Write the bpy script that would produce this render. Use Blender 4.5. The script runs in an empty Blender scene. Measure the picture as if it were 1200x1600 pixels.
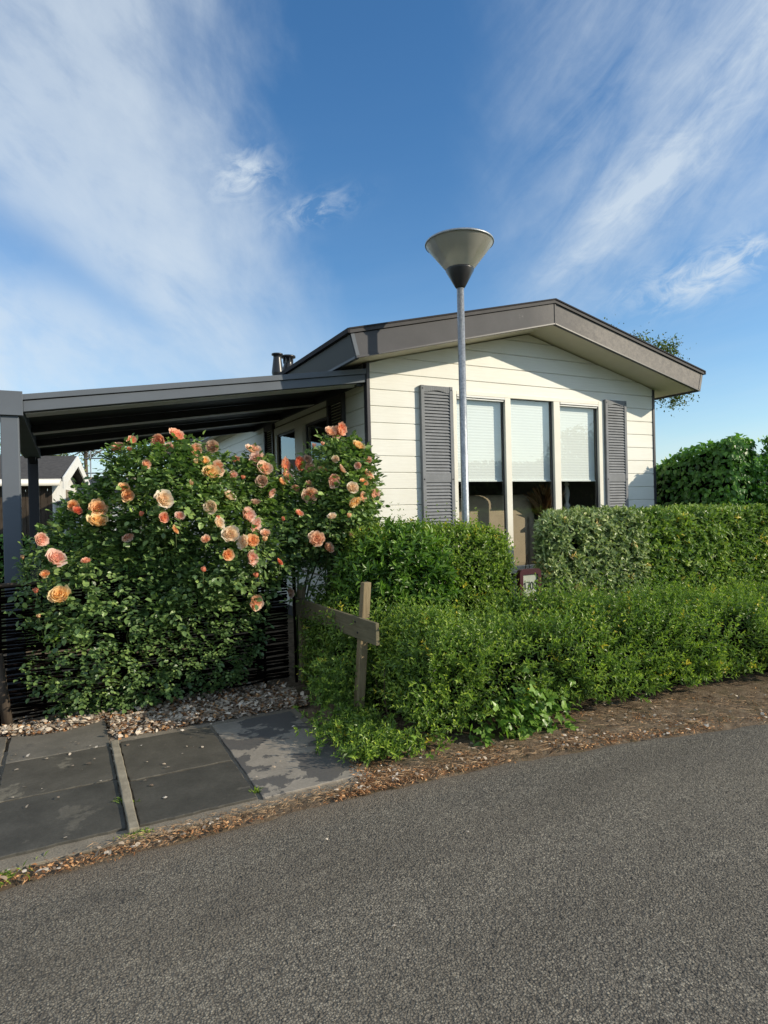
import bpy, bmesh, math, random
import numpy as np
from mathutils import Vector, Matrix

random.seed(7)
rng = np.random.default_rng(11)
SC = bpy.context.scene
COL = SC.collection

# ------------------------------------------------------------------ frame
# The chalet's front left corner is the origin of the local frame:
# u runs along the front wall, w into the plot, z up.
CAM_H = 1.3
TH = .4753
CO = np.array([-.1075, 5.59, 0.0])
DU = np.array([math.cos(TH), math.sin(TH), 0.0])
DN = np.array([-math.sin(TH), math.cos(TH), 0.0])
W = 3.666
SLOPE = .238
SUN = np.array([.903, -.19, .385]); SUN = SUN / np.linalg.norm(SUN)


def l2w(u, w, z=0.0):
    return CO + u * DU + w * DN + np.array([0, 0, z])


# ------------------------------------------------------------------ nodes
def new_mat(name):
    m = bpy.data.materials.new(name)
    m.use_nodes = True
    nt = m.node_tree
    nt.nodes.clear()
    return m, nt


def nd(nt, t, **kw):
    n = nt.nodes.new(t)
    for k, v in kw.items():
        if k.startswith('i_'):
            key = k[2:].replace('_', ' ')
            n.inputs[key].default_value = v
        else:
            setattr(n, k, v)
    return n


def lk(nt, a, b):
    nt.links.new(a, b)


def ramp(nt, fac, stops, interp='LINEAR'):
    n = nt.nodes.new('ShaderNodeValToRGB')
    cr = n.color_ramp
    cr.interpolation = interp
    while len(cr.elements) < len(stops):
        cr.elements.new(.5)
    for e, (p, c) in zip(cr.elements, stops):
        e.position = p
        e.color = (c[0], c[1], c[2], 1) if len(c) == 3 else c
    lk(nt, fac, n.inputs[0])
    return n.outputs[0]


def noise(nt, vec, scale, detail=4, rough=.55, dist=0.0):
    n = nt.nodes.new('ShaderNodeTexNoise')
    n.inputs['Scale'].default_value = scale
    n.inputs['Detail'].default_value = detail
    n.inputs['Roughness'].default_value = rough
    n.inputs['Distortion'].default_value = dist
    if vec is not None:
        lk(nt, vec, n.inputs['Vector'])
    return n.outputs['Fac']


def mth(nt, op, a, b=None, c=None, clamp=False):
    n = nt.nodes.new('ShaderNodeMath')
    n.operation = op
    n.use_clamp = clamp
    for i, v in enumerate((a, b, c)):
        if v is None:
            continue
        if isinstance(v, (int, float)):
            n.inputs[i].default_value = v
        else:
            lk(nt, v, n.inputs[i])
    return n.outputs[0]


def mix(nt, fac, a, b, mode='MIX'):
    n = nt.nodes.new('ShaderNodeMix')
    n.data_type = 'RGBA'
    n.blend_type = mode
    for i, v in ((0, fac), (6, a), (7, b)):
        if isinstance(v, (int, float)):
            n.inputs[i].default_value = v
        elif isinstance(v, tuple):
            n.inputs[i].default_value = (v[0], v[1], v[2], 1)
        else:
            lk(nt, v, n.inputs[i])
    return n.outputs[2]


def coord(nt, kind='Object', scale=None, rot=None):
    tc = nt.nodes.new('ShaderNodeTexCoord')
    o = tc.outputs[kind]
    if scale or rot:
        mp = nt.nodes.new('ShaderNodeMapping')
        if scale:
            mp.inputs['Scale'].default_value = scale
        if rot:
            mp.inputs['Rotation'].default_value = rot
        lk(nt, o, mp.inputs['Vector'])
        o = mp.outputs[0]
    return o


def bump(nt, h, strength=.3, dist=.01):
    n = nt.nodes.new('ShaderNodeBump')
    n.inputs['Strength'].default_value = strength
    n.inputs['Distance'].default_value = dist
    lk(nt, h, n.inputs['Height'])
    return n.outputs[0]


def finish(nt, shader):
    o = nt.nodes.new('ShaderNodeOutputMaterial')
    lk(nt, shader, o.inputs[0])


def pbr(nt, color, rough=.5, metal=0.0, normal=None, spec=.5):
    b = nt.nodes.new('ShaderNodeBsdfPrincipled')
    if isinstance(color, tuple):
        b.inputs['Base Color'].default_value = (*color, 1)
    else:
        lk(nt, color, b.inputs['Base Color'])
    if isinstance(rough, (int, float)):
        b.inputs['Roughness'].default_value = rough
    else:
        lk(nt, rough, b.inputs['Roughness'])
    b.inputs['Metallic'].default_value = metal
    b.inputs['Specular IOR Level'].default_value = spec
    if normal is not None:
        lk(nt, normal, b.inputs['Normal'])
    return b.outputs[0]


M = {}


def m_paint(name, col, rough=.45, var=.12, scale=6.0, grain=0.0, spec=.4, dirt=0.0, stretch=(1, 1, 1)):
    m, nt = new_mat(name)
    v = coord(nt, 'Object', stretch)
    n1 = noise(nt, v, scale, 5)
    c1 = tuple(c * (1 - var) for c in col)
    c2 = tuple(min(1, c * (1 + var)) for c in col)
    c = ramp(nt, n1, [(.3, c1), (.7, c2)])
    if dirt:
        n2 = noise(nt, v, scale * 4.3, 8, .7)
        c = mix(nt, mth(nt, 'MULTIPLY', ramp(nt, n2, [(.5, (0, 0, 0)), (.75, (1, 1, 1))]), dirt), c,
                tuple(min(1, x * 2.0 + .04) for x in col))
    nrm = None
    if grain:
        g = noise(nt, v, scale * 12, 6, .6)
        nrm = bump(nt, g, grain, .004)
    finish(nt, pbr(nt, c, rough, 0, nrm, spec))
    M[name] = m
    return m


def m_leaf(name, dark, mid, light, rough=.42, trans=.28, spec=.45, nscale=2.2, tcol=None):
    m, nt = new_mat(name)
    at = nd(nt, 'ShaderNodeAttribute', attribute_name='tint')
    v = coord(nt, 'Object')
    n1 = noise(nt, v, nscale, 3)
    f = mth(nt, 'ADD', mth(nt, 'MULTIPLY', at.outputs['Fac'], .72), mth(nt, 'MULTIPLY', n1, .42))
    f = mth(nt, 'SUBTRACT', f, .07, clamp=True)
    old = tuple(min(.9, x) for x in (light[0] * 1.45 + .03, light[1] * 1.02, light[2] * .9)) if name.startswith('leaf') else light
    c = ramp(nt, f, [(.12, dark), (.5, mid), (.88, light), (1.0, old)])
    p = pbr(nt, c, rough, 0, None, spec)
    tr = nt.nodes.new('ShaderNodeBsdfTranslucent')
    t = tcol or (1.0, 1.25, .45)
    c2 = mix(nt, 1.0, c, t, 'MULTIPLY')
    lk(nt, c2, tr.inputs[0])
    ms = nt.nodes.new('ShaderNodeMixShader')
    ms.inputs[0].default_value = trans
    lk(nt, p, ms.inputs[1]); lk(nt, tr.outputs[0], ms.inputs[2])
    finish(nt, ms.outputs[0])
    M[name] = m
    return m


def make_materials():
    # siding: cream boards with pressed wood grain along the board
    for nm, st in (('siding', (1.2, 30, 30)), ('siding_side', (30, 1.2, 30))):
        m, nt = new_mat(nm)
        v = coord(nt, 'Object', st)
        g = noise(nt, v, 3.0, 7, .65, .6)
        v2 = coord(nt, 'Object')
        big = noise(nt, v2, 1.6, 5)
        sp = nd(nt, 'ShaderNodeSeparateXYZ'); lk(nt, v2, sp.inputs[0])
        base = ramp(nt, g, [(.25, (.73, .715, .655)), (.75, (.83, .82, .76))])
        base = mix(nt, ramp(nt, big, [(.45, (0, 0, 0)), (.8, (.45, .45, .45))]), base, (.65, .61, .51))
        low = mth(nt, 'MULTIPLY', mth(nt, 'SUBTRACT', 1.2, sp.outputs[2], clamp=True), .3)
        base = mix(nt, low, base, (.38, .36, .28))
        finish(nt, pbr(nt, base, .5, 0, bump(nt, g, .35, .003), .35))
        M[nm] = m
    m_paint('frame_cream', (.76, .73, .64), .4, .05, 3, .08)
    m_paint('soffit', (.60, .55, .43), .5, .06, 2.5, .05)
    m_paint('blind_white', (.82, .85, .84), .7, .02, 2)
    m_paint('shutter_grey', (.205, .212, .225), .65, .12, 9, .15, .2, .15)
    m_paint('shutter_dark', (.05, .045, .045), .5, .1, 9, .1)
    m_paint('trim_dark', (.045, .043, .05), .4, .12, 5, .05)
    m_paint('trim_matt', (.04, .038, .042), .8, .15, 5, .05, .1)
    m_paint('roof_dark', (.045, .042, .045), .7, .2, 8, .3)
    m_paint('felt', (.06, .055, .052), .9, .3, 14, .6)
    m_paint('black_metal', (.022, .022, .025), .32, .15, 6, .03, .5)
    m_paint('aluminium_anthracite', (.118, .134, .158), .6, .08, 3, .05, .25)
    m_paint('aluminium_shade', (.030, .030, .038), .5, .06, 3, .03, .4)  # darker copy of the anthracite, shade put into the colour
    m_paint('rafter_bounce', (.80, .78, .78), .5, .05, 3, 0, .4)  # pale to stand for light bounced up from the paving
    m_paint('white_plastic', (.72, .72, .70), .4, .05, 4)
    m_paint('white_board', (.70, .69, .66), .5, .08, 4, .1, .3)
    m_paint('sofa_fabric', (.42, .34, .24), .9, .08, 8, .3, .15)
    m_paint('room_dark', (.22, .19, .16), .8, .2, 3)
    m_paint('room_wood', (.11, .06, .035), .5, .2, 5)
    m_paint('burgundy', (.045, .006, .012), .4, .15, 8, .05)  # darkened: the hedge's shade on the sign is in this colour
    m_paint('sign_face', (.36, .38, .31), .6, .1, 14, .05)
    m_paint('ink', (.02, .02, .02), .6, .1, 8)
    m_paint('twig', (.11, .075, .045), .85, .3, 20, .3)
    m_paint('cane', (.10, .13, .05), .6, .3, 12, .1)
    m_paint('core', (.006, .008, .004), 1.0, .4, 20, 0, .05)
    m_paint('grass_dry', (.34, .20, .09), .8, .25, 9)
    m_paint('beige_roof', (.42, .34, .22), .8, .1, 3)
    m_paint('blue_grey', (.28, .33, .37), .6, .08, 3, .1)
    m_paint('bark', (.10, .08, .06), .9, .3, 12, .6)
    m_paint('edging', (.27, .235, .175), .85, .25, 14, .5, .2, .2)
    # fascia: dusty powder-coated sheet, sun glint painted into the right half
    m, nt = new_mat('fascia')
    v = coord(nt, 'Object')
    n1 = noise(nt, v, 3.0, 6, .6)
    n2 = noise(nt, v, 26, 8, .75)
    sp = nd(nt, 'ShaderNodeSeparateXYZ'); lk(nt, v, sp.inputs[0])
    glint_right = mth(nt, 'MULTIPLY', mth(nt, 'SUBTRACT', sp.outputs[0], 1.5, clamp=True), 1.0, clamp=True)
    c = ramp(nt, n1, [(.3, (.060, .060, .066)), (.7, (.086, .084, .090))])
    dust_or_glint = mth(nt, 'MULTIPLY', ramp(nt, n2, [(.35, (.35, .35, .35)), (.75, (1, 1, 1))]), glint_right)
    c = mix(nt, mth(nt, 'MULTIPLY', dust_or_glint, .62), c, (.42, .37, .32))
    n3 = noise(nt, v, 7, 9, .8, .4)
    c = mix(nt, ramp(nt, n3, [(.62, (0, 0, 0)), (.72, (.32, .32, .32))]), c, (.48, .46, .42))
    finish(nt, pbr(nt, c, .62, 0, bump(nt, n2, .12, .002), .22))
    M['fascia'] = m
    # galvanised steel
    m, nt = new_mat('galvanised')
    v = coord(nt, 'Object')
    vo = nd(nt, 'ShaderNodeTexVoronoi', feature='F1'); vo.inputs['Scale'].default_value = 60
    lk(nt, v, vo.inputs['Vector'])
    n2 = noise(nt, coord(nt, 'Object', (1, 1, .5)), 30, 6, .7)
    c = ramp(nt, mth(nt, 'ADD', mth(nt, 'MULTIPLY', vo.outputs['Distance'], .4), mth(nt, 'MULTIPLY', n2, .7)),
             [(.3, (.20, .215, .235)), (.75, (.42, .44, .46))])
    finish(nt, pbr(nt, c, .42, .55, bump(nt, n2, .25, .002), .5))
    M['galvanised'] = m
    # lamp bowl: smoked acrylic
    m, nt = new_mat('smoked_acrylic')
    v = coord(nt, 'Object')
    sp = nd(nt, 'ShaderNodeSeparateXYZ'); lk(nt, v, sp.inputs[0])
    hf = ramp(nt, mth(nt, 'MULTIPLY', mth(nt, 'SUBTRACT', sp.outputs[2], 3.17), 4.2, clamp=True),
              [(0, (.92, .92, .88)), (.35, (.85, .83, .76)), (.6, (.60, .59, .54)), (1, (.58, .57, .52))])
    n1 = noise(nt, v, 14, 5)
    hf = mix(nt, mth(nt, 'MULTIPLY', n1, .4), hf, (.42, .39, .33))
    d = nd(nt, 'ShaderNodeBsdfDiffuse'); lk(nt, hf, d.inputs[0])
    t = nd(nt, 'ShaderNodeBsdfTranslucent'); lk(nt, hf, t.inputs[0])
    tp = nd(nt, 'ShaderNodeBsdfTransparent'); tp.inputs[0].default_value = (.75, .73, .66, 1)
    gl = nd(nt, 'ShaderNodeBsdfGlossy'); gl.inputs['Roughness'].default_value = .3
    a = nd(nt, 'ShaderNodeMixShader'); a.inputs[0].default_value = .45
    lk(nt, d.outputs[0], a.inputs[1]); lk(nt, t.outputs[0], a.inputs[2])
    b = nd(nt, 'ShaderNodeMixShader'); b.inputs[0].default_value = .12
    lk(nt, a.outputs[0], b.inputs[1]); lk(nt, tp.outputs[0], b.inputs[2])
    fr = nd(nt, 'ShaderNodeFresnel'); fr.inputs[0].default_value = 1.4
    c = nd(nt, 'ShaderNodeMixShader'); lk(nt, mth(nt, 'MULTIPLY', fr.outputs[0], .35), c.inputs[0])
    lk(nt, b.outputs[0], c.inputs[1]); lk(nt, gl.outputs[0], c.inputs[2])
    finish(nt, c.outputs[0])
    M['smoked_acrylic'] = m
    # window glass
    m, nt = new_mat('glass')
    tp = nd(nt, 'ShaderNodeBsdfTransparent'); tp.inputs[0].default_value = (.955, .975, .965, 1)
    gl = nd(nt, 'ShaderNodeBsdfGlossy'); gl.inputs['Roughness'].default_value = .004
    gl.inputs[0].default_value = (.95, 1, 1, 1)
    ge = nd(nt, 'ShaderNodeNewGeometry')
    dp = nd(nt, 'ShaderNodeVectorMath', operation='DOT_PRODUCT')
    lk(nt, ge.outputs['Normal'], dp.inputs[0]); lk(nt, ge.outputs['Incoming'], dp.inputs[1])
    cs = mth(nt, 'ABSOLUTE', dp.outputs['Value'])
    f = mth(nt, 'ADD', mth(nt, 'MULTIPLY', mth(nt, 'POWER', mth(nt, 'SUBTRACT', 1.0, cs, clamp=True), 4.0), .88), .10, clamp=True)
    c = nd(nt, 'ShaderNodeMixShader'); lk(nt, f, c.inputs[0])
    lk(nt, tp.outputs[0], c.inputs[1]); lk(nt, gl.outputs[0], c.inputs[2])
    finish(nt, c.outputs[0])
    M['glass'] = m
    # asphalt
    m, nt = new_mat('asphalt')
    v = coord(nt, 'Object')
    def vor(sc):
        vo = nd(nt, 'ShaderNodeTexVoronoi', feature='F1'); vo.inputs['Scale'].default_value = sc
        lk(nt, v, vo.inputs['Vector'])
        se = nd(nt, 'ShaderNodeSeparateColor'); lk(nt, vo.outputs['Color'], se.inputs[0])
        return vo.outputs['Distance'], se.outputs[0], se.outputs[1]
    d1, r1, q1 = vor(150)
    d2, r2, q2 = vor(88)
    n0 = noise(nt, v, .55, 5, .6)
    nw = noise(nt, coord(nt, 'Object', (.35, 1.6, 1)), 1.6, 5, .6)
    n1 = noise(nt, v, 14, 6, .65)
    fine = noise(nt, v, 420, 3, .6)
    c = ramp(nt, r1, [(0, (.115, .104, .086)), (.5, (.245, .22, .18)), (.85, (.345, .312, .252)), (1, (.52, .465, .365))])
    big = mth(nt, 'GREATER_THAN', r2, .80)
    c = mix(nt, mth(nt, 'MULTIPLY', big, .55), c, ramp(nt, q2, [(0, (.07, .063, .058)), (.5, (.22, .20, .17)), (1, (.34, .30, .235))]))
    c = mix(nt, ramp(nt, n1, [(.3, (.45, .45, .45)), (.7, (0, 0, 0))]), c, (.11, .096, .078))
    c = mix(nt, ramp(nt, n0, [(.35, (0, 0, 0)), (.7, (.45, .45, .45))]), c, (.31, .272, .208))
    c = mix(nt, ramp(nt, nw, [(.30, (.5, .5, .5)), (.55, (0, 0, 0))]), c, (.125, .108, .085))
    e1 = ramp(nt, d1, [(.3, (1, 1, 1)), (.8, (0, 0, 0))])
    e2 = ramp(nt, d2, [(.25, (1, 1, 1)), (.7, (0, 0, 0))])
    hgt = mth(nt, 'ADD', mth(nt, 'MULTIPLY', e1, mth(nt, 'ADD', .25, mth(nt, 'MULTIPLY', q1, .6))), mth(nt, 'MULTIPLY', mth(nt, 'MULTIPLY', e2, big), .7))
    hgt = mth(nt, 'ADD', hgt, mth(nt, 'MULTIPLY', fine, .4))
    c = mix(nt, mth(nt, 'MULTIPLY', mth(nt, 'SUBTRACT', 1.0, e1), .7), c, (.05, .045, .04))
    sp = nd(nt, 'ShaderNodeSeparateXYZ'); lk(nt, v, sp.inputs[0])
    ed = mth(nt, 'ADD', sp.outputs[1], mth(nt, 'MULTIPLY', n1, .16))
    dust_or_glint = mth(nt, 'MULTIPLY', mth(nt, 'ADD', ed, 2.58), 4.5, clamp=True)
    c = mix(nt, mth(nt, 'MULTIPLY', dust_or_glint, .45), c, (.26, .20, .14))
    st = noise(nt, v, 2.3, 7, .6, .3)
    c = mix(nt, ramp(nt, st, [(.60, (0, 0, 0)), (.70, (.35, .35, .35))]), c, (.08, .072, .062))
    finish(nt, pbr(nt, c, .85, 0, bump(nt, hgt, 1.0, .008), .25))
    M['asphalt'] = m
    # soil / verge
    m, nt = new_mat('soil')
    v = coord(nt, 'Object')
    n1 = noise(nt, v, 7, 8, .7)
    n2 = noise(nt, v, 90, 5, .7)
    c = ramp(nt, noise(nt, v, 13, 9, .75), [(.32, (.10, .072, .048)), (.5, (.21, .155, .105)), (.68, (.34, .27, .19))])
    c = mix(nt, ramp(nt, n1, [(.5, (0, 0, 0)), (.62, (.5, .5, .5))]), c, (.11, .10, .05))
    c = mix(nt, mth(nt, 'MULTIPLY', n2, .35), c, (.06, .042, .03))
    finish(nt, pbr(nt, c, .95, 0, bump(nt, mth(nt, 'ADD', n2, n1), .9, .015), .1))
    M['soil'] = m
    # concrete strip
    m, nt = new_mat('concrete')
    v = coord(nt, 'Object')
    n1 = noise(nt, v, 5, 8, .7)
    n2 = noise(nt, v, 120, 4, .7)
    c = ramp(nt, n1, [(.3, (.18, .155, .12)), (.7, (.31, .27, .21))])
    c = mix(nt, ramp(nt, n2, [(.4, (.5, .5, .5)), (.6, (0, 0, 0))]), c, (.10, .09, .075))
    finish(nt, pbr(nt, c, .9, 0, bump(nt, n2, .6, .005), .2))
    M['concrete'] = m
    # far ground
    m, nt = new_mat('ground')
    v = coord(nt, 'Object')
    n1 = noise(nt, v, .5, 6, .6)
    c = ramp(nt, n1, [(.35, (.06, .075, .03)), (.65, (.12, .12, .06))])
    finish(nt, pbr(nt, c, .95, 0, None, .1))
    M['ground'] = m
    # slates
    for nm, a, b_, p, amt in (('slate_dark', (.052, .049, .041), (.094, .088, .074), (.24, .215, .17), .30),
                              ('slate_mid', (.068, .062, .050), (.12, .109, .088), (.28, .25, .19), .5),
                              ('slate_pale', (.13, .12, .10), (.20, .18, .15), (.09, .085, .078), .5),
                              ('slate_worn', (.24, .215, .18), (.34, .30, .25), (.065, .065, .068), .85)):
        m, nt = new_mat(nm)
        v = coord(nt, 'Object')
        oi = nd(nt, 'ShaderNodeObjectInfo')
        va = nd(nt, 'ShaderNodeVectorMath', operation='ADD')
        lk(nt, v, va.inputs[0]); lk(nt, oi.outputs['Location'], va.inputs[1])
        v = va.outputs[0]
        n1 = noise(nt, v, 6, 7, .65)
        n2 = noise(nt, v, 3.2, 9, .62, .35)
        n3 = noise(nt, v, 70, 5, .7)
        c = ramp(nt, n1, [(.3, a), (.7, b_)])
        thr = (.60, .635) if nm != 'slate_worn' else (.50, .515)
        pm = ramp(nt, n2, [(thr[0], (0, 0, 0)), (thr[1], (amt, amt, amt))])
        c = mix(nt, pm, c, p)
        c = mix(nt, ramp(nt, n3, [(.4, (.3, .3, .3)), (.65, (0, 0, 0))]), c, tuple(x * .6 for x in a))
        hh = mth(nt, 'ADD', mth(nt, 'MULTIPLY', n3, .35), mth(nt, 'MULTIPLY', pm, .6))
        finish(nt, pbr(nt, c, .62, 0, bump(nt, hh, .5, .004), .35))
        M[nm] = m
    # weathered wood
    for nm, st, ca, cb in (('wood_post', (14, 14, 1.0), (.17, .125, .07), (.36, .285, .17)),
                           ('wood_board', (14, 1.0, 14), (.12, .105, .065), (.235, .20, .125)),
                           ('wood_dark', (9, 9, .7), (.030, .022, .016), (.11, .085, .065)),
                           ('wicker', (2, 2, 30), (.004, .003, .003), (.012, .008, .007))):
        m, nt = new_mat(nm)
        v = coord(nt, 'Object', st)
        n1 = noise(nt, v, 5, 7, .7, .8)
        n2 = noise(nt, coord(nt, 'Object'), 5, 5)
        c = ramp(nt, n1, [(.25, ca), (.75, cb)])
        c = mix(nt, ramp(nt, n2, [(.4, (0, 0, 0)), (.7, (.5, .5, .5))]), c, tuple(x * .7 for x in ca))
        finish(nt, pbr(nt, c, .85, 0, bump(nt, n1, .6, .004), .0 if nm == 'wicker' else .2))
        M[nm] = m
    m_leaf('leaf_front', (0.051, 0.096, 0.019), (0.173, 0.279, 0.051), (0.460, 0.557, 0.077), .42, .30)
    m_leaf('leaf_privet', (0.051, 0.100, 0.018), (0.173, 0.275, 0.044), (0.439, 0.533, 0.079), .40, .34)
    m_leaf('leaf_silver', (0.056, 0.100, 0.032), (0.222, 0.299, 0.114), (0.572, 0.616, 0.295), .42, .16, .5)
    m_leaf('leaf_silver_green', (0.046, 0.105, 0.022), (0.164, 0.264, 0.055), (0.437, 0.528, 0.111), .40, .22, .5)
    m_leaf('leaf_ivy', (0.030, 0.080, 0.018), (0.096, 0.224, 0.037), (0.298, 0.554, 0.076), .36, .30, .45, 1.6)
    m_leaf('leaf_rose', (0.039, 0.084, 0.032), (0.153, 0.245, 0.079), (0.401, 0.532, 0.146), .38, .22, .5, 2.6)
    m_leaf('leaf_laurel', (0.030, 0.080, 0.015), (0.100, 0.200, 0.030), (0.220, 0.360, 0.060), .38, .3, .4)
    m_leaf('leaf_tree', (0.036, 0.060, 0.022), (0.102, 0.144, 0.042), (0.240, 0.276, 0.084), .6, .3)
    m_leaf('litter_brown', (0.147, 0.066, 0.031), (0.397, 0.200, 0.091), (0.734, 0.438, 0.215), .85, .05, .2, 3, (1, .8, .6))
    m_leaf('litter_pale', (0.172, 0.115, 0.078), (0.460, 0.380, 0.291), (0.828, 0.713, 0.582), .8, .1, .2, 4, (1, .8, .6))
    m_leaf('straw', (0.220, 0.140, 0.077), (0.418, 0.280, 0.162), (0.638, 0.450, 0.270), .8, .1, .2, 4, (1, .8, .6))
    m_leaf('dry_reed', (.20, .11, .05), (.38, .22, .10), (.55, .36, .18), .8, .2, .2, 4, (1, .8, .6))
    for nm, a, b_, c_ in (('rose_apricot', (.84, .42, .24), (.90, .60, .41), (.93, .76, .61)),
                          ('rose_orange', (.88, .38, .15), (.92, .55, .27), (.94, .71, .44)),
                          ('rose_yellow', (.90, .50, .16), (.94, .67, .30), (.95, .81, .52)),
                          ('rose_pink', (.82, .40, .30), (.88, .58, .47), (.92, .76, .67)),
                          ('rose_salmon', (.84, .32, .19), (.90, .46, .30), (.92, .64, .48)),
                          ('rose_cream', (.84, .60, .38), (.90, .76, .57), (.92, .85, .72)),
                          ('rose_red', (.70, .14, .09), (.80, .24, .14), (.86, .40, .26)),
                          ('rose_faded', (.42, .24, .15), (.58, .38, .27), (.70, .54, .43))):
        m_leaf(nm, a, b_, c_, .7, .42, .12, 40, (1.0, .86, .70))


make_materials()


# ------------------------------------------------------------------ objects
BASE = {}


def setp(o, label=None, cat=None, group=None, kind=None):
    if label: o['label'] = label
    if cat: o['category'] = cat
    if group: o['group'] = group
    if kind: o['kind'] = kind
    return o


def root(name, base, label=None, cat=None, group=None, kind=None, rot=TH, world=False):
    o = bpy.data.objects.new(name, None)
    COL.objects.link(o)
    o.empty_display_size = .1
    o.location = base if world else l2w(*base)
    o.rotation_euler = (0, 0, rot)
    BASE[o] = (0, 0, 0) if world else tuple(base)
    setp(o, label, cat, group, kind)
    return o


def place(o, parent, base, world):
    """vertices were given in the local house frame; parts inherit the base of their thing"""
    if parent is not None:
        o.parent = parent
        BASE[o] = BASE[parent]
    else:
        BASE[o] = (0, 0, 0) if world else tuple(base)
        if world:
            o.location = base
        else:
            o.location = l2w(*base)
            o.rotation_euler = (0, 0, TH)


class MB:
    def __init__(self):
        self.v = []; self.f = []; self.sm = []

    def add(self, vs, fs, smooth=False):
        k = len(self.v)
        self.v += [tuple(map(float, p)) for p in vs]
        self.f += [tuple(i + k for i in f) for f in fs]
        self.sm += [smooth] * len(fs)

    def box(self, a, b):
        x0, y0, z0 = a; x1, y1, z1 = b
        if x0 > x1: x0, x1 = x1, x0
        if y0 > y1: y0, y1 = y1, y0
        if z0 > z1: z0, z1 = z1, z0
        self.add([(x0, y0, z0), (x1, y0, z0), (x1, y1, z0), (x0, y1, z0), (x0, y0, z1), (x1, y0, z1), (x1, y1, z1), (x0, y1, z1)],
                 [(0, 3, 2, 1), (4, 5, 6, 7), (0, 1, 5, 4), (1, 2, 6, 5), (2, 3, 7, 6), (3, 0, 4, 7)])
        return self

    def prism(self, poly, axis, a, b):
        """poly: list of 2D points in the other two axes (cyclic order), extruded along axis from a to b"""
        n = len(poly)

        def P(p, t):
            if axis == 1: return (p[0], t, p[1])
            if axis == 0: return (t, p[0], p[1])
            return (p[0], p[1], t)
        vs = [P(p, a) for p in poly] + [P(p, b) for p in poly]
        area = sum(poly[i][0] * poly[(i + 1) % n][1] - poly[(i + 1) % n][0] * poly[i][1] for i in range(n))
        fs = [tuple(range(n)), tuple(range(2 * n - 1, n - 1, -1))] + [(i, i + n, (i + 1) % n + n, (i + 1) % n) for i in range(n)]
        self.add(vs, fs)
        return self

    def tube(self, pts, rad, n=8, cap=True, smooth=True):
        pts = [Vector(p) for p in pts]
        if isinstance(rad, (int, float)): rad = [rad] * len(pts)
        vs = []; fs = []
        prev = None
        for i, p in enumerate(pts):
            d = (pts[min(i + 1, len(pts) - 1)] - pts[max(i - 1, 0)]).normalized()
            if prev is None:
                a = d.orthogonal().normalized()
            else:
                a = (prev - d * prev.dot(d)).normalized()
            prev = a
            b = d.cross(a)
            for k in range(n):
                t = 2 * math.pi * k / n
                vs.append(p + (a * math.cos(t) + b * math.sin(t)) * rad[i])
        for i in range(len(pts) - 1):
            for k in range(n):
                fs.append((i * n + k, i * n + (k + 1) % n, (i + 1) * n + (k + 1) % n, (i + 1) * n + k))
        self.add(vs, fs, smooth)
        if cap:
            k = len(self.v) - len(vs)
            self.f.append(tuple(k + j for j in range(n - 1, -1, -1))); self.sm.append(False)
            self.f.append(tuple(k + (len(pts) - 1) * n + j for j in range(n))); self.sm.append(False)
        return self

    def lathe(self, prof, c=(0, 0, 0), n=32, smooth=True):
        vs = []; fs = []
        for r, z in prof:
            for k in range(n):
                t = 2 * math.pi * k / n
                vs.append((c[0] + r * math.cos(t), c[1] + r * math.sin(t), c[2] + z))
        for i in range(len(prof) - 1):
            for k in range(n):
                fs.append((i * n + k, i * n + (k + 1) % n, (i + 1) * n + (k + 1) % n, (i + 1) * n + k))
        self.add(vs, fs, smooth)
        return self

    def build(self, name, mat, parent=None, base=(0, 0, 0), world=False, bevel=0.0, fixn=True, **tags):
        bs = BASE[parent] if parent is not None else ((0, 0, 0) if world else base)
        me = bpy.data.meshes.new(name)
        me.from_pydata([(x - bs[0], y - bs[1], z - bs[2]) for x, y, z in self.v], [], self.f)
        me.polygons.foreach_set('use_smooth', self.sm)
        if fixn:
            bm = bmesh.new(); bm.from_mesh(me)
            bmesh.ops.recalc_face_normals(bm, faces=bm.faces[:])
            bm.to_mesh(me); bm.free()
        me.update()
        o = bpy.data.objects.new(name, me)
        COL.objects.link(o)
        me.materials.append(M[mat] if isinstance(mat, str) else mat)
        place(o, parent, base, world)
        if bevel:
            bv = o.modifiers.new('bevel', 'BEVEL')
            bv.width = bevel; bv.segments = 2; bv.limit_method = 'ANGLE'; bv.angle_limit = math.radians(40)
        setp(o, **tags)
        return o


def np_mesh(name, V, F, tint, mat, parent=None, base=(0, 0, 0), world=False, smooth=False, **tags):
    """V (n,3) local-frame verts, F (m,k) same-size polys, tint per vertex"""
    bs = np.array(BASE[parent] if parent is not None else ((0, 0, 0) if world else base), float)
    V = np.asarray(V, np.float32) - bs.astype(np.float32)
    me = bpy.data.meshes.new(name)
    n, (m, k) = len(V), F.shape
    me.vertices.add(n); me.vertices.foreach_set('co', V.ravel())
    me.loops.add(m * k); me.loops.foreach_set('vertex_index', F.ravel().astype(np.int32))
    me.polygons.add(m)
    me.polygons.foreach_set('loop_start', (np.arange(m) * k).astype(np.int32))
    me.polygons.foreach_set('loop_total', np.full(m, k, np.int32))
    me.polygons.foreach_set('use_smooth', np.full(m, smooth))
    me.update(calc_edges=True)
    if tint is not None:
        at = me.attributes.new('tint', 'FLOAT', 'POINT')
        at.data.foreach_set('value', np.asarray(tint, np.float32))
    o = bpy.data.objects.new(name, me)
    COL.objects.link(o)
    me.materials.append(M[mat])
    place(o, parent, base, world)
    setp(o, **tags)
    return o


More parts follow.
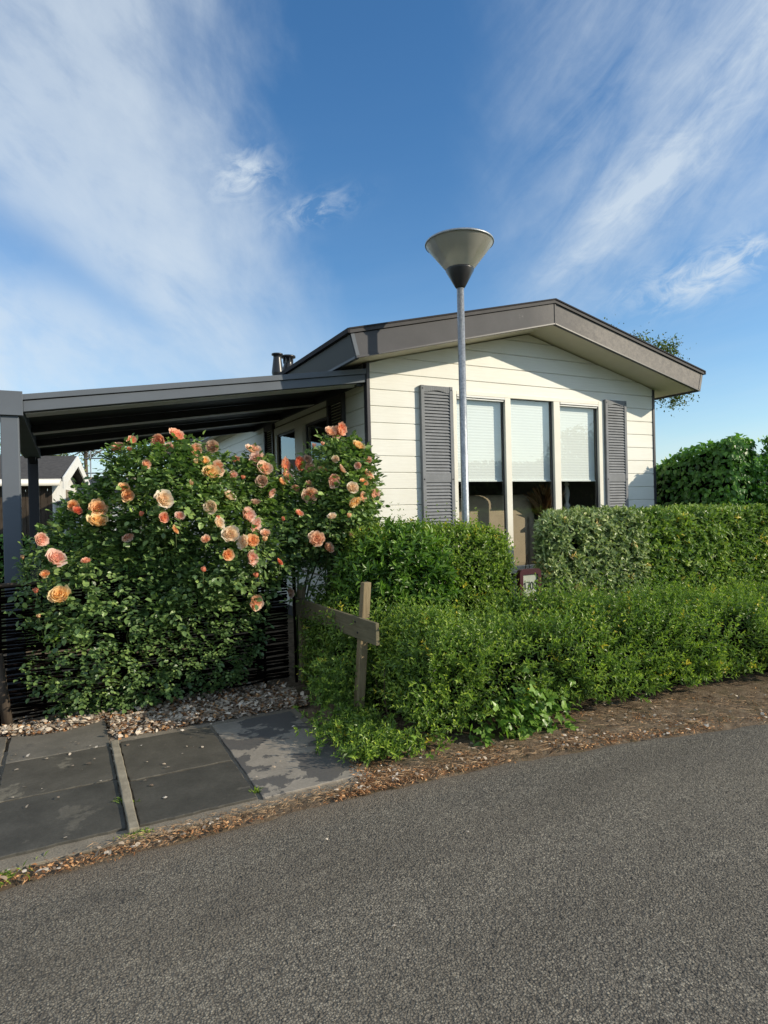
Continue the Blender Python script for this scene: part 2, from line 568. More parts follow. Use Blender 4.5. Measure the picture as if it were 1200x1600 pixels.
# ------------------------------------------------------------------ leaves
T_SMALL = (np.array([(0, 0, 0), (.45, .5, .14), (1, 0, -.05), (.45, -.5, .14), (.5, 0, 0)], float),
           np.array([(0, 4, 1), (1, 4, 2), (0, 3, 4), (4, 3, 2)]))
T_STRAW = (np.array([(0, -.5, 0), (.5, -.3, .03), (1, 0, .0), (.5, .5, .03), (0, .5, 0)], float),
           np.array([(0, 1, 3), (0, 3, 4), (1, 2, 3)]))
T_OVATE = (np.array([(0, 0, 0), (.25, .40, .07), (.62, .42, .05), (1, 0, -.14), (.62, -.42, .05), (.25, -.40, .07), (.5, 0, -.05)], float),
           np.array([(0, 6, 1), (1, 6, 2), (2, 6, 3), (3, 6, 4), (4, 6, 5), (5, 6, 0)]))
T_IVY = (np.array([(0, 0, 0), (.05, .42, .03), (.42, .55, -.02), (.5, .28, .05), (1, 0, -.1), (.5, -.28, .05), (.42, -.55, -.02), (.05, -.42, .03), (.4, 0, 0)], float),
         np.array([(0, 8, 1), (1, 8, 2), (2, 8, 3), (3, 8, 4), (4, 8, 5), (5, 8, 6), (6, 8, 7), (7, 8, 0)]))
T_FLAT = (np.array([(0, -.5, 0), (.5, -.45, .14), (1, -.1, .05), (1, .35, .02), (.5, .5, .10), (0, .3, 0)], float),
          np.array([(0, 1, 4), (0, 4, 5), (1, 2, 3), (1, 3, 4)]))


def unit(a):
    return a / np.maximum(np.linalg.norm(a, axis=-1, keepdims=True), 1e-9)


def leaf_arrays(P, A, N, L, Wd, tpl, tint):
    A = unit(A); N = unit(N - A * (N * A).sum(1, keepdims=True))
    S = np.cross(N, A)
    tv, tf = tpl
    V = (P[:, None, :] + A[:, None, :] * (tv[None, :, 0:1] * L[:, None, None]) +
         S[:, None, :] * (tv[None, :, 1:2] * Wd[:, None, None]) + N[:, None, :] * (tv[None, :, 2:3] * L[:, None, None]))
    n = len(P)
    F = (tf[None] + (np.arange(n) * len(tv))[:, None, None]).reshape(-1, 3)
    T = np.repeat(tint, len(tv))
    return V.reshape(-1, 3), F, T


def leaves(name, P, A, N, L, Wd, tpl, tint, mat, parent=None, **kw):
    V, F, T = leaf_arrays(P, A, N, L, Wd, tpl, tint)
    return np_mesh(name, V, F, T, mat, parent, **kw)


def lump(P, s, seed):
    r = np.random.default_rng(seed)
    o = np.zeros(len(P))
    for i in range(6):
        k = r.normal(size=3) * s * (1 + i * .5)
        o += np.sin(P @ k + r.uniform(0, 6.3)) / (1 + i * .4)
    return o / 3


def shoots(O, D, length, nodes, leaf_l, leaf_w, spread=.95, jit=.25, tipscale=.55, seed=1, curl=0.0):
    """opposite leaf pairs along straight shoots"""
    r = np.random.default_rng(seed)
    n = len(O)
    D = unit(D)
    ref = unit(r.normal(size=(n, 3)))
    X = unit(np.cross(D, ref)); Y = np.cross(D, X)
    Ps, As, Ns, Ls, Ws, Ts = [], [], [], [], [], []
    stint = r.uniform(0, 1, n)
    old = r.uniform(0, 1, n) < .012
    for k in range(nodes):
        t = (k + .6) / nodes
        p = O + D * (length * t)[:, None] + np.array([0, 0, 1.]) * (curl * length * t * t)[:, None] if curl else O + D * (length * t)[:, None]
        ang = k * math.pi / 2 + r.normal(0, .3, n)
        for s in (0, math.pi):
            a = X * np.cos(ang + s)[:, None] + Y * np.sin(ang + s)[:, None]
            up = .45 + .75 * t
            A = unit(a * spread + D * up + r.normal(0, jit, (n, 3)))
            Nn = unit(D * 1.0 - a * .35 + r.normal(0, jit, (n, 3)) + np.array([0, 0, .35]))
            sc = (1 - (1 - tipscale) * t) * r.uniform(.75, 1.2, n)
            Ps.append(p); As.append(A); Ns.append(Nn); Ls.append(leaf_l * sc); Ws.append(leaf_w * sc)
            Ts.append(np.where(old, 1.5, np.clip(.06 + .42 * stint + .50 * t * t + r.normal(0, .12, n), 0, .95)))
    c = np.concatenate
    return c(Ps), c(As), c(Ns), c(Ls), c(Ws), c(Ts)


def box_surface(n, u0, u1, w0, w1, z0, z1, seed, round_=.12, weights=None):
    """random points and outward normals on the faces of a rounded, slightly lumpy block"""
    r = np.random.default_rng(seed)
    a = {'f': (u1 - u0) * (z1 - z0), 't': (u1 - u0) * (w1 - w0), 'l': (w1 - w0) * (z1 - z0), 'r': (w1 - w0) * (z1 - z0), 'b': .6 * (u1 - u0) * (z1 - z0)}
    if weights:
        for k in weights: a[k] *= weights[k]
    ks = list(a); pr = np.array([a[k] for k in ks]); pr /= pr.sum()
    ch = r.choice(len(ks), n, p=pr)
    U = r.uniform(u0, u1, n); Wd = r.uniform(w0, w1, n); Z = z0 + (z1 - z0) * r.uniform(0, 1, n)
    N = np.zeros((n, 3))
    for i, k in enumerate(ks):
        m = ch == i
        if k == 'f': Wd[m] = w0; N[m] = (0, -1, 0)
        if k == 'b': Wd[m] = w1; N[m] = (0, 1, 0)
        if k == 't': Z[m] = z1; N[m] = (0, 0, 1)
        if k == 'l': U[m] = u0; N[m] = (-1, 0, 0)
        if k == 'r': U[m] = u1; N[m] = (1, 0, 0)
    P = np.stack([U, Wd, Z], 1)
    # round the edges: clamp to inner box then push out by radius
    rr = min(round_, (w1 - w0) * .45, (z1 - z0) * .45)
    lo = np.array([u0 + rr, w0 + rr, z0 - 1]); hi = np.array([u1 - rr, w1 - rr, z1 - rr])
    Q = np.clip(P, lo, hi)
    d = P - Q
    N2 = unit(d + N * 1e-4)
    P = Q + N2 * rr
    return P, N2


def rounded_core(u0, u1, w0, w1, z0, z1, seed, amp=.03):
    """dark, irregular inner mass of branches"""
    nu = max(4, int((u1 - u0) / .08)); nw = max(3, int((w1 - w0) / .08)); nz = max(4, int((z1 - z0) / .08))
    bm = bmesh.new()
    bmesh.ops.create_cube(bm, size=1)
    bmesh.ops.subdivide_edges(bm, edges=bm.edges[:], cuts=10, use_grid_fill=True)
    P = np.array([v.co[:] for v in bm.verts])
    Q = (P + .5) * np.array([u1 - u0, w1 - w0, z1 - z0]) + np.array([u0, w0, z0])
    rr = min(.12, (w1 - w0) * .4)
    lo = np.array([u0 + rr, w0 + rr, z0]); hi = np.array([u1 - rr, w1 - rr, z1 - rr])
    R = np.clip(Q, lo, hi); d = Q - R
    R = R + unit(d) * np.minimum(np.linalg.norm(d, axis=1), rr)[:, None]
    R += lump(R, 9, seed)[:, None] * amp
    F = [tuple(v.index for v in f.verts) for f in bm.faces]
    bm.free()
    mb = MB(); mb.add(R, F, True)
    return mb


def stems(mb, n, u0, u1, w0, w1, z1, seed, rad=.006):
    r = random.Random(seed)
    for i in range(n):
        u = r.uniform(u0, u1); w = r.uniform(w0, w1)
        p = [(u, w, 0)]
        h = r.uniform(.5, .95) * z1
        du, dw = r.uniform(-.12, .12), r.uniform(-.12, .12)
        for k in range(1, 5):
            t = k / 4
            p.append((u + du * t + r.uniform(-.02, .02), w + dw * t + r.uniform(-.02, .02), h * t))
        mb.tube(p, [rad * (1.3 - t * .2) for t in range(5)], 5)


# ------------------------------------------------------------------ ground
def build_ground():
    mb = MB(); S = 400
    mb.add([(-S, -S, -.03), (S, -S, -.03), (S, S, -.03), (-S, S, -.03)], [(0, 1, 2, 3)])
    mb.build('ground', 'ground', base=(0, 0, 0), world=True, kind='structure')

    # centre-side edge of the road, slightly bending, in the local frame
    def edge(u):
        e = -2.45
        if u > -1.4:
            e -= .0685 * (u + 1.4) ** 1.85 if u < 6 else .0685 * 7.4 ** 1.85
        return e
    us = np.concatenate([np.linspace(-30, -6, 10), np.linspace(-5.9, 6, 160), np.linspace(6.2, 40, 14)])
    r = np.random.default_rng(4)
    near = [edge(u) + (r.normal(0, .006) + .010 * math.sin(u * 7.3) + .006 * math.sin(u * 19)) for u in us]
    mb = MB()
    vs = []; fs = []
    ws = [0, -.06, -.5, -1.5, -4.2]
    for i, u in enumerate(us):
        for k, w in enumerate(ws):
            z = .0 if k else -.012
            vs.append((u, near[i] + w, z))
    nk = len(ws)
    for i in range(len(us) - 1):
        for k in range(nk - 1):
            fs.append((i * nk + k, i * nk + k + 1, (i + 1) * nk + k + 1, (i + 1) * nk + k))
    mb.add(vs, fs, True)
    mb.build('road', 'asphalt', kind='structure')
    # verge of bare soil between road and plots
    mb = MB(); vs = []; fs = []
    us2 = np.linspace(-12, 14, 260)
    rows = [-.03, .06, .14, .25, .5, 1.2]
    for u in us2:
        for k, w in enumerate(rows):
            z = -.016 + (.012 * (k > 0)) + (.010 * math.sin(u * 9 + k * 2) + .006 * math.sin(u * 23 + k) if 0 < k else 0) * (.25 if u < -1.2 else 1)
            z += (.02 * min(k, 3) / 3 if u > -1.0 else -.006)
            vs.append((u, edge(u) + w, z))
    nk = len(rows)
    for i in range(len(us2) - 1):
        for k in range(nk - 1):
            fs.append((i * nk + k, i * nk + k + 1, (i + 1) * nk + k + 1, (i + 1) * nk + k))
    mb.add(vs, fs, True)
    mb.build('verge', 'soil', kind='structure')
    # garden soil under the plants
    mb = MB(); vs = []; fs = []
    gu = np.linspace(-7, 9, 81); gw = np.linspace(-1.28, 2.2, 22)
    for u in gu:
        for w in gw:
            vs.append((u, w, -.012 + .012 * math.sin(u * 5 + w * 3) + .008 * math.sin(u * 13 - w * 9) - (.03 if u < -1.2 and w < -1.0 else 0)))
    for i in range(len(gu) - 1):
        for k in range(len(gw) - 1):
            fs.append((i * 22 + k, (i + 1) * 22 + k, (i + 1) * 22 + k + 1, i * 22 + k + 1))
    mb.add(vs, fs, True)
    mb.build('garden_soil', 'soil', kind='structure')
    # concrete bed in front of the slabs
    mb = MB()
    mb.box((-7, -2.345, -.05), (-1.15, -1.0, .0))
    mb.build('concrete_strip', 'concrete', bevel=.004, kind='structure')
    return edge


EDGE = build_ground()


def slab(u0, u1, w0, w1, mat, label, z=.012, seed=0):
    r = random.Random(seed)
    mb = MB()
    n = 14
    pts = []
    cs = [(u0, w0), (u1, w0), (u1, w1), (u0, w1)]
    for i in range(4):
        a, b = cs[i], cs[(i + 1) % 4]
        for k in range(n):
            t = k / n
            j = .0035
            pts.append((a[0] + (b[0] - a[0]) * t + r.uniform(-j, j), a[1] + (b[1] - a[1]) * t + r.uniform(-j, j)))
    mb.prism(pts, 2, -.03, z)
    c = ((u0 + u1) / 2, (w0 + w1) / 2, 0)
    return mb.build('paving_slab', mat, base=c, bevel=.003, label=label, cat='paving slab', group='slate paving slabs beside the road')


def build_paving():
    g = .006
    slab(-2.215, -1.722, -2.265, -1.80, 'slate_dark', 'dark slate slab beside the road, right of the concrete edging strip', .012, 1)
    slab(-2.215, -1.722, -1.79, -1.215, 'slate_mid', 'slate slab with a pale streak along its front edge, under the rose bush shadow', .014, 2)
    slab(-1.700, -1.205, -2.285, -1.20, 'slate_worn', 'pale grey worn slab with peeling dark patches beside the wooden rail post', .010, 3)
    slab(-2.77, -2.268, -2.255, -1.735, 'slate_dark', 'dark slate slab in the bottom left corner by the road, left of the edging strip', .012, 4)
    slab(-2.77, -2.268, -1.725, -1.235, 'slate_mid', 'middle slate slab left of the edging strip with a small buff scar', .013, 5)
    slab(-2.77, -2.268, -1.225, -.72, 'slate_pale', 'paler grey slab left of the edging strip nearest the wicker screen', .012, 6)
    slab(-3.29, -2.79, -2.245, -1.735, 'slate_dark', 'slate slab cut off by the left edge of the photo, nearest the road', .012, 7)
    slab(-3.29, -2.79, -1.725, -1.235, 'slate_mid', 'slate slab cut off by the left edge of the photo, middle row', .011, 8)
    slab(-3.29, -2.79, -1.225, -.72, 'slate_pale', 'brownish slab cut off by the left edge of the photo beside the wicker screen', .012, 9)
    mb = MB(); r = random.Random(5)
    pts = []
    for k in range(24): pts.append((-2.262 + r.uniform(-.0015, .0015), -2.31 + k * .048))
    for k in range(24): pts.append((-2.222 + r.uniform(-.0015, .0015), -1.205 - k * .048))
    mb.prism(pts, 2, -.04, .026)
    mb.build('edging_strip', 'edging', base=(-2.24, -1.8, 0), bevel=.004, label='narrow concrete edging strip set between two columns of slate slabs', cat='edging')


build_paving()


# ------------------------------------------------------------------ litter
def scatter(name, n, pos, size, mat, tpl=T_FLAT, flat=.35, seed=1, aspect=(.5, .9), kind='stuff', z=.02, label=None, cat=None, zvar=.02):
    r = np.random.default_rng(seed)
    P = pos(n, r)
    m = len(P)
    ang = r.uniform(0, 2 * math.pi, m)
    A = np.stack([np.cos(ang), np.sin(ang), r.normal(0, flat, m)], 1)
    N = np.stack([r.normal(0, flat, m), r.normal(0, flat, m), np.ones(m)], 1)
    L = r.uniform(size[0], size[1], m)
    Wd = L * r.uniform(aspect[0], aspect[1], m)
    PP = np.stack([P[:, 0], P[:, 1], z + r.uniform(0, zvar, m)], 1)
    return leaves(name, PP, A, N, L, Wd, tpl, r.uniform(0, 1, m), mat, base=(0, 0, 0), kind=kind, label=label, cat=cat)


def build_litter():
    def verge(n, r):
        u = np.concatenate([r.uniform(-3.6, -1.2, n // 7), r.uniform(-1.3, 3.2, n - n // 7)])
        d = np.where(u < -1.25, np.abs(r.normal(.035, .03, n)), np.where(u > 0, np.abs(r.uniform(-.1, .60, n)), np.abs(r.normal(.12, .11, n))))
        e = np.array([EDGE(x) for x in u])
        keep = (np.sin(u * 4.1) + np.sin(u * 9.7 + 1) + 1.2 * np.sin(u * 5.3 + d * 17) + r.normal(0, .9, n)) > -.5
        return np.stack([u, e + d - .015], 1)[keep]
    scatter('leaf_litter', 8000, verge, (.004, .019), 'litter_brown', T_FLAT, .30, 1, (.2, .7), zvar=.012, z=.0,
            label='crumbled dry brown leaves lying along the road edge', cat='leaf litter')
    scatter('leaf_litter', 9000, verge, (.006, .026), 'litter_brown', T_SMALL, .55, 21, (.16, .5), zvar=.014, z=.0,
            label='narrow curled dead leaves and twigs lying along the road edge', cat='leaf litter')
    scatter('leaf_litter', 900, verge, (.012, .026), 'litter_pale', T_FLAT, .3, 2, (.5, .9), zvar=.02, z=.012,
            label='pale fallen petals scattered over the brown verge litter', cat='petals')

    def bed(n, r):
        u = r.uniform(-2.9, -1.05, n); w = -1.12 + np.abs(r.normal(0, .30, n))
        front = np.where(u < -2.25, -.78, -1.19) + .06 * np.sin(u * 8)
        w = np.maximum(w, front + np.abs(r.normal(0, .05, n)))
        return np.stack([u, w], 1)[w < -.1]
    scatter('petal_litter', 5200, bed, (.014, .036), 'litter_pale', T_FLAT, .35, 3, (.5, .95), zvar=.035, z=.0,
            label='drift of withered cream petals and leaves at the foot of the rose bush', cat='petals')
    scatter('leaf_litter', 2200, bed, (.014, .034), 'litter_brown', T_FLAT, .35, 4, (.4, .9), zvar=.03, z=.0,
            label='brown dead leaves mixed in below the rose bush', cat='leaf litter')

    def sparse(n, r):
        u = r.uniform(-2.9, -1.2, n); w = -1.05 - np.abs(r.normal(0, .5, n)); w = np.maximum(w, -2.24)
        return np.stack([u, w], 1)
    scatter('petal_litter', 70, sparse, (.008, .026), 'litter_pale', T_FLAT, .15, 8, (.5, .9), z=.018, zvar=.003,
            label='few single petals lying on the slate slabs', cat='petals')

    def road(n, r):
        u = r.uniform(-3, 2.5, n); w = r.uniform(-4.4, -2.6, n)
        return np.stack([u, w], 1)
    scatter('road_specks', 26, road, (.006, .016), 'litter_pale', T_FLAT, .3, 12, (.5, .9), z=.005, zvar=.004,
            label='few small pale petals and stones lying on the asphalt', cat='petals')
    # dry grass wisps on the verge
    r = np.random.default_rng(9); n = 6500
    u = r.uniform(-2.4, 3.2, n); e = np.array([EDGE(x) for x in u]); d = np.abs(r.normal(.07, .06, n)) + np.where(u > 0, r.uniform(0, .4, n), 0)
    d = np.where(u < -1.2, np.minimum(d, .09), d)
    P = np.stack([u, e + d, r.uniform(.0, .03, n)], 1)
    ang = r.uniform(0, 6.3, n)
    A = np.stack([np.cos(ang), np.sin(ang), np.abs(r.normal(.0, .12, n))], 1)
    N = np.stack([-np.sin(ang), np.cos(ang), np.ones(n)], 1)
    leaves('dry_grass', P, A, N, r.uniform(.025, .085, n) * np.where(u < -1.1, .5, 1), r.uniform(.0012, .0026, n), T_STRAW, r.uniform(.0, .8, n), 'straw',
           base=(0, 0, 0), kind='stuff', label='dead straw-coloured grass wisps on the verge', cat='grass')
    # green weed tuft by the road at the left
    for (uu, ww, s, k) in ((-2.72, -2.40, .05, 160), (-2.235, -2.33, .03, 60), (-2.23, -2.02, .018, 40), (-2.268, -1.98, .014, 40), (-1.71, -2.20, .016, 40)):
        P = np.stack([r.normal(uu, s, k), r.normal(ww, s * .5, k), np.zeros(k)], 1)
        ang = r.uniform(0, 6.3, k)
        A = np.stack([np.cos(ang), np.sin(ang), r.uniform(.3, 1.5, k)], 1)
        N = np.stack([-np.cos(ang), -np.sin(ang), np.ones(k)], 1)
        leaves('grass_tuft', P, A, N, r.uniform(.015, .035, k), r.uniform(.003, .007, k), T_SMALL, r.uniform(.2, 1, k), 'leaf_privet',
               base=(uu, ww, 0), label={-2.72: 'small green weed tuft at the road edge, bottom left',
                                         -2.235: 'tiny green weed at the road end of the edging strip',
                                         -2.23: 'tiny weed growing in the joint right of the edging strip',
                                         -2.268: 'tiny weed growing in the joint left of the edging strip',
                                         -1.71: 'tiny weed at the front corner of the pale worn slab'}[uu], cat='weed')


build_litter()


# ------------------------------------------------------------------ chalet
def gable_z(u):
    return 2.61 + SLOPE * (W / 2 - abs(u - W / 2))


def build_chalet():
    H = root('chalet', (0, 0, 0), 'cream clad holiday chalet with low gable roof, grey shutters and three tall front windows', 'chalet')
    ZL = [2.522 - .15 * k for k in range(-5, 17)]
    zmin = .25
    # ---- front cladding
    mb = MB()

    def strip(ua, ub, za, zb, wa, wb, clip=True):
        def lim(z, u, lo):
            if clip and z > 2.61:
                m = (z - 2.61) / SLOPE
                return max(u, m) if lo else min(u, W - m)
            return u
        a0, b0, a1, b1 = lim(za, ua, 1), lim(za, ub, 0), lim(zb, ua, 1), lim(zb, ub, 0)
        if b0 <= a0: return
        if b1 < a1: a1 = b1 = (a1 + b1) / 2
        mb.add([(a0, wa, za), (b0, wa, za), (b1, wb, zb), (a1, wb, zb)], [(0, 1, 2, 3)])

    def row(ua, ub, z0, z1, clip=True):
        strip(ua, ub, z0, z0 + .001, 0, -.012, clip)
        strip(ua, ub, z0 + .001, (z0 + z1) / 2, -.012, -.012, clip)
        strip(ua, ub, (z0 + z1) / 2, z1 - .012, -.012, -.012, clip)
        strip(ua, ub, z1 - .012, z1 - .003, -.012, -.002, clip)
        strip(ua, ub, z1 - .003, z1, -.002, 0, clip)
    for i in range(len(ZL) - 1):
        z1, z0 = ZL[i], ZL[i + 1]
        if z1 < zmin or z0 > 3.05: continue
        if z0 >= 2.36:
            if z0 < 2.40:
                row(0, .885, z0, z1); row(2.865, W, z0, z1); row(.885, 2.865, 2.412, z1)
            else:
                row(0, W, z0, z1)
        elif z1 > .63:
            row(0, .885, z0, z1); row(2.865, W, z0, z1)
        else:
            row(0, W, z0, z1)
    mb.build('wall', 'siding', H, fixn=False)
    # ---- left side cladding (faces -u)
    mb = MB()
    L = 10.0

    def sstrip(a, b, za, zb, ua, ub):
        mb.add([(ua, b, za), (ua, a, za), (ub, a, zb), (ub, b, zb)], [(0, 1, 2, 3)])

    def srow(a, b, z0, z1):
        sstrip(a, b, z0, z0 + .001, 0, -.012)
        sstrip(a, b, z0 + .001, z1 - .012, -.012, -.012)
        sstrip(a, b, z1 - .012, z1 - .003, -.012, -.002)
        sstrip(a, b, z1 - .003, z1, -.002, 0)
    for i in range(len(ZL) - 1):
        z1, z0 = ZL[i], ZL[i + 1]
        if z1 < zmin or z0 > 2.6: continue
        z1 = min(z1, 2.62)
        if z0 > 2.33 or z1 < .6: srow(0, L, z0, z1)
        else:
            srow(0, .92, z0, z1); srow(2.75, L, z0, z1)
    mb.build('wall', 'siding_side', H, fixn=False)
    # right and rear walls, plain boarded
    mb = MB()
    for i in range(len(ZL) - 1):
        z1, z0 = min(ZL[i], 2.62), ZL[i + 1]
        if z1 < zmin or z0 > 2.6: continue
        mb.box((W, .0, z0 + .004), (W + .012, L, z1))
    mb.prism([(0, zmin), (W, zmin), (W, 2.61), (W / 2, 3.046), (0, 2.61)], 1, L, L + .012)
    mb.build('wall', 'siding_side', H)
    # structural backing, with window openings
    mb = MB()
    t = .09
    mb.box((.0, .001, zmin), (.88, t, 2.61)); mb.box((2.87, .001, zmin), (W, t, 2.61))
    mb.box((.88, .001, zmin), (2.87, t, .62))
    mb.prism([(.88, 2.40), (2.87, 2.40), (2.87, 2.61), (W, 2.61), (W / 2, 3.046), (0, 2.61), (.88, 2.61)], 1, .001, t)
    mb.box((.001, t, zmin), (t, .92, 2.61)); mb.box((.001, 2.75, zmin), (t, L, 2.61))
    mb.box((.001, .92, zmin), (t, 2.75, .6)); mb.box((.001, .92, 2.34), (t, 2.75, 2.61))
    mb.box((W - t, t, zmin), (W - .001, L, 2.61))
    mb.box((t, L - t, zmin), (W - t, L - .001, 2.61))
    mb.build('wall_core', 'room_dark', H)
    mb = MB()
    mb.box((t, t, .40), (W - t, L - t, .45))
    mb.build('floor', 'room_wood', H)
    mb = MB(); mb.box((t, t, 2.50), (W - t, L - t, 2.53)); mb.build('ceiling', 'room_dark', H)
    mb = MB(); mb.box((t, 3.6, .45), (W - t, 3.65, 2.5)); mb.build('partition', 'room_dark', H)
    # skirting under the boards
    mb = MB(); mb.box((.03, .03, -.02), (W - .03, .06, zmin)); mb.box((.03, .06, -.02), (.06, L, zmin))
    mb.build('skirting', 'trim_dark', H)
    # corner trims
    mb = MB()
    mb.box((-.034, -.022, zmin), (-.0005, .045, 2.60))
    mb.build('corner_trim', 'trim_dark', H, bevel=.003)
    mb = MB(); mb.box((W + .0005, -.022, zmin), (W + .034, .045, 2.60))
    mb.build('corner_trim', 'trim_dark', H, bevel=.003)
    # ---- roof
    uL, uR, uM = -.354, W + .354, W / 2
    ztop, zend = 3.249, 2.725
    yF, yB = -.408, L + .3
    R = MB()
    th = .03
    # top sheets, projecting a touch past the fascia
    for s in (-1, 1):
        ue = uM + s * (uM - uL + .018)
        R.prism([(uM, ztop), (ue, zend - .004), (ue, zend + th - .004), (uM, ztop + th)], 1, yF - .016, yB)
    ro = R.build('roof', 'roof_dark', H)
    r2 = MB()
    for s in (-1, 1):
        ue = uM + s * (uM - uL + .024)
        r2.prism([(uM, ztop + th), (ue, zend + th - .005), (ue, zend + th + .008), (uM, ztop + th + .013)], 1, yF - .024, yF + .03)
        r2.box((ue - .01, yF - .02, zend - .003), (ue + .01, yB, zend + th + .006))
    r2.build('roof_edge_trim', 'trim_matt', ro)
    # front fascia: two boards meeting at the ridge (butt joint)
    for s in (-1, 1):
        f = MB()
        ue_t = uM + s * (uM - uL - .002); ue_b = uM + s * (uM + .307)
        f.prism([(uM + s * .003, ztop - .002), (ue_t, zend - .005), (ue_b, 2.54), (uM + s * .003, 3.055)], 1, yF, yF + .02)
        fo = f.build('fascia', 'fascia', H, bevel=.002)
        g = MB()   # bottom return lip and end cap
        g.prism([(uM + s * .003, 3.056), (ue_b, 2.541), (ue_b, 2.529), (uM + s * .003, 3.044)], 1, yF - .006, yF + .03)
        g.build('fascia_lip', 'trim_dark', fo)
        g = MB()
        g.prism([(ue_t - s * .028, zend + .001), (ue_t + s * .003, zend - .006), (ue_b + s * .003, 2.545), (ue_b - s * .028, 2.552)], 1, yF - .004, yF)
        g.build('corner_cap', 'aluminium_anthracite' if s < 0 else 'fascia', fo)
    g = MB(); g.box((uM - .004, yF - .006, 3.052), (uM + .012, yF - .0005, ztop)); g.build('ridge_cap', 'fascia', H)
    # side fascias (sloping outwards a little at the top)
    for s in (-1, 1):
        ut = uM + s * (uM - uL); ub = uM + s * (uM + .307)
        f = MB()
        f.prism([(ut, zend - .005), (ub, 2.54), (ub - s * .02, 2.54), (ut - s * .02, zend - .005)], 1, yF + .021, yB)
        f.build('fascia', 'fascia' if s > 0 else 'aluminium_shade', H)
        g = MB(); g.prism([(ub + s * .004, 2.548), (ub + s * .004, 2.528), (ub - s * .03, 2.528), (ub - s * .03, 2.548)], 1, yF + .021, yB)
        g.build('fascia_lip', 'trim_dark', H)
    # soffit: follows the slope beneath the overhang, and runs back along both eaves
    so = MB()
    for s in (-1, 1):
        ub = uM + s * (uM + .285)
        so.prism([(uM, 3.058), (ub, 2.545), (ub, 2.557), (uM, 3.07)], 1, yF + .0215, yB - .05)
    so.build('soffit', 'soffit', H)
    # ---- front window
    Wn = MB()
    d0, d1 = -.026, .03
    zt, zb = 2.412, .62
    Wn.box((.88, d0, zb), (.922, d1, zt)); Wn.box((2.792, d0, zb), (2.87, d1, zt))
    Wn.box((.922, d0, 2.374), (2.792, d1, zt)); Wn.box((.922, d0, zb), (2.792, d1, .672))
    Wn.box((1.505, d0, .672), (1.576, d1, 2.374)); Wn.box((2.145, d0, .672), (2.232, d1, 2.374))
    wo = Wn.build('window', 'frame_cream', H, bevel=.003, label='tall front window divided into three panes with half lowered white blinds')
    s_ = MB(); s_.box((.86, -.05, .60), (2.89, .0, .618)); s_.build('sill', 'frame_cream', wo, bevel=.003)
    panes = [(.922, 1.505), (1.576, 2.145), (2.232, 2.792)]
    for i, (a, b) in enumerate(panes):
        p = MB(); p.add([(a, .012, .672), (b, .012, .672), (b, .012, 2.374), (a, .012, 2.374)], [(0, 1, 2, 3)])
        p.build('pane', 'glass', wo, fixn=False)
        q = MB()   # dark rubber gasket and inner frame
        q.box((a, .004, .672), (a + .005, .022, 2.374)); q.box((b - .005, .004, .672), (b, .022, 2.374)); q.box((a + .005, .004, 2.369), (b - .005, .022, 2.374))
        q.build('gasket', 'trim_dark', wo)
        # pleated blind
        bl = MB()
        n = 60
        y0 = .048
        vs = []; fs = []
        for k in range(n + 1):
            z = 1.548 + (2.40 - 1.548) * k / n
            y = y0 + (.0008 if k % 2 else -.0008)
            vs += [(a + .002, y, z), (b - .002, y, z)]
        for k in range(n):
            fs.append((2 * k, 2 * k + 1, 2 * k + 3, 2 * k + 2))
        bl.add(vs, fs)
        bl.box((a + .002, y0 - .012, 1.535), (b - .002, y0 + .012, 1.549))
        bl.build('blind', 'blind_white', wo, fixn=False)
        if i != 1:
            v = MB()
            v.box((a + .004, -.03, 2.352), (b - .004, .01, 2.372)); v.box((a + .004, -.018, 2.334), (b - .004, .01, 2.347))
            v.build('trickle_vent', 'white_plastic', wo, bevel=.003)
            v = MB(); v.box((a + .001, -.024, 2.33), (a + .004, .01, 2.373)); v.box((b - .004, -.024, 2.33), (b - .001, .01, 2.373))
            v.box((a + .004, -.012, 2.347), (b - .004, .008, 2.352))
            v.build('trickle_vent_end', 'black_metal', wo)
    # ---- side windows under the carport
    Wn = MB()
    def sb(w0, w1, z0, z1, a=-.03, b=.03): Wn.box((a, w0, z0), (b, w1, z1))
    sb(.91, .955, .6, 2.345); sb(2.655, 2.76, .6, 2.345); sb(.955, 2.655, 2.26, 2.345); sb(.955, 2.655, .6, .66)
    Wn.box((-.05, 1.63, .66), (.03, 1.90, 2.26))
    so2 = Wn.build('window', 'frame_cream', H, bevel=.003, label='side window with two panes under the carport roof')
    for a, b in ((.955, 1.63), (1.90, 2.655)):
        p = MB(); p.add([(.0, b, .66), (.0, a, .66), (.0, a, 2.26), (.0, b, 2.26)], [(0, 1, 2, 3)])
        p.build('pane', 'glass', so2, fixn=False)
        q = MB(); q.box((-.01, a, .66), (.01, a + .03, 2.26)); q.box((-.01, b - .03, .66), (.01, b, 2.26)); q.box((-.01, a + .03, 2.23), (.01, b - .03, 2.26))
        q.build('gasket', 'trim_dark', so2)
    # ---- shutters
    def shutter(u0, u1, z0, z1, zm0, zm1, mat):
        wf = -.052
        S = MB()
        sw = .034
        S.box((u0, wf, z0), (u0 + sw, -.014, z1)); S.box((u1 - sw, wf, z0), (u1, -.014, z1))
        # arched top rail
        n = 10; a, b = u0 + sw, u1 - sw
        pl = [(a, z1), (a, z1 - .062)]
        for k in range(n + 1):
            t = k / n
            pl.append((a + .02 + (b - a - .04) * t, z1 - .062 + .020 * math.sin(math.pi * t)))
        pl += [(b, z1 - .062), (b, z1)]
        for i in range(1, len(pl) - 2):
            (x0, y0), (x1, y1) = pl[i], pl[i + 1]
            S.box((x0, wf + .004, min(y0, y1)), (x1, -.014, z1 - .001)) if x1 > x0 else None
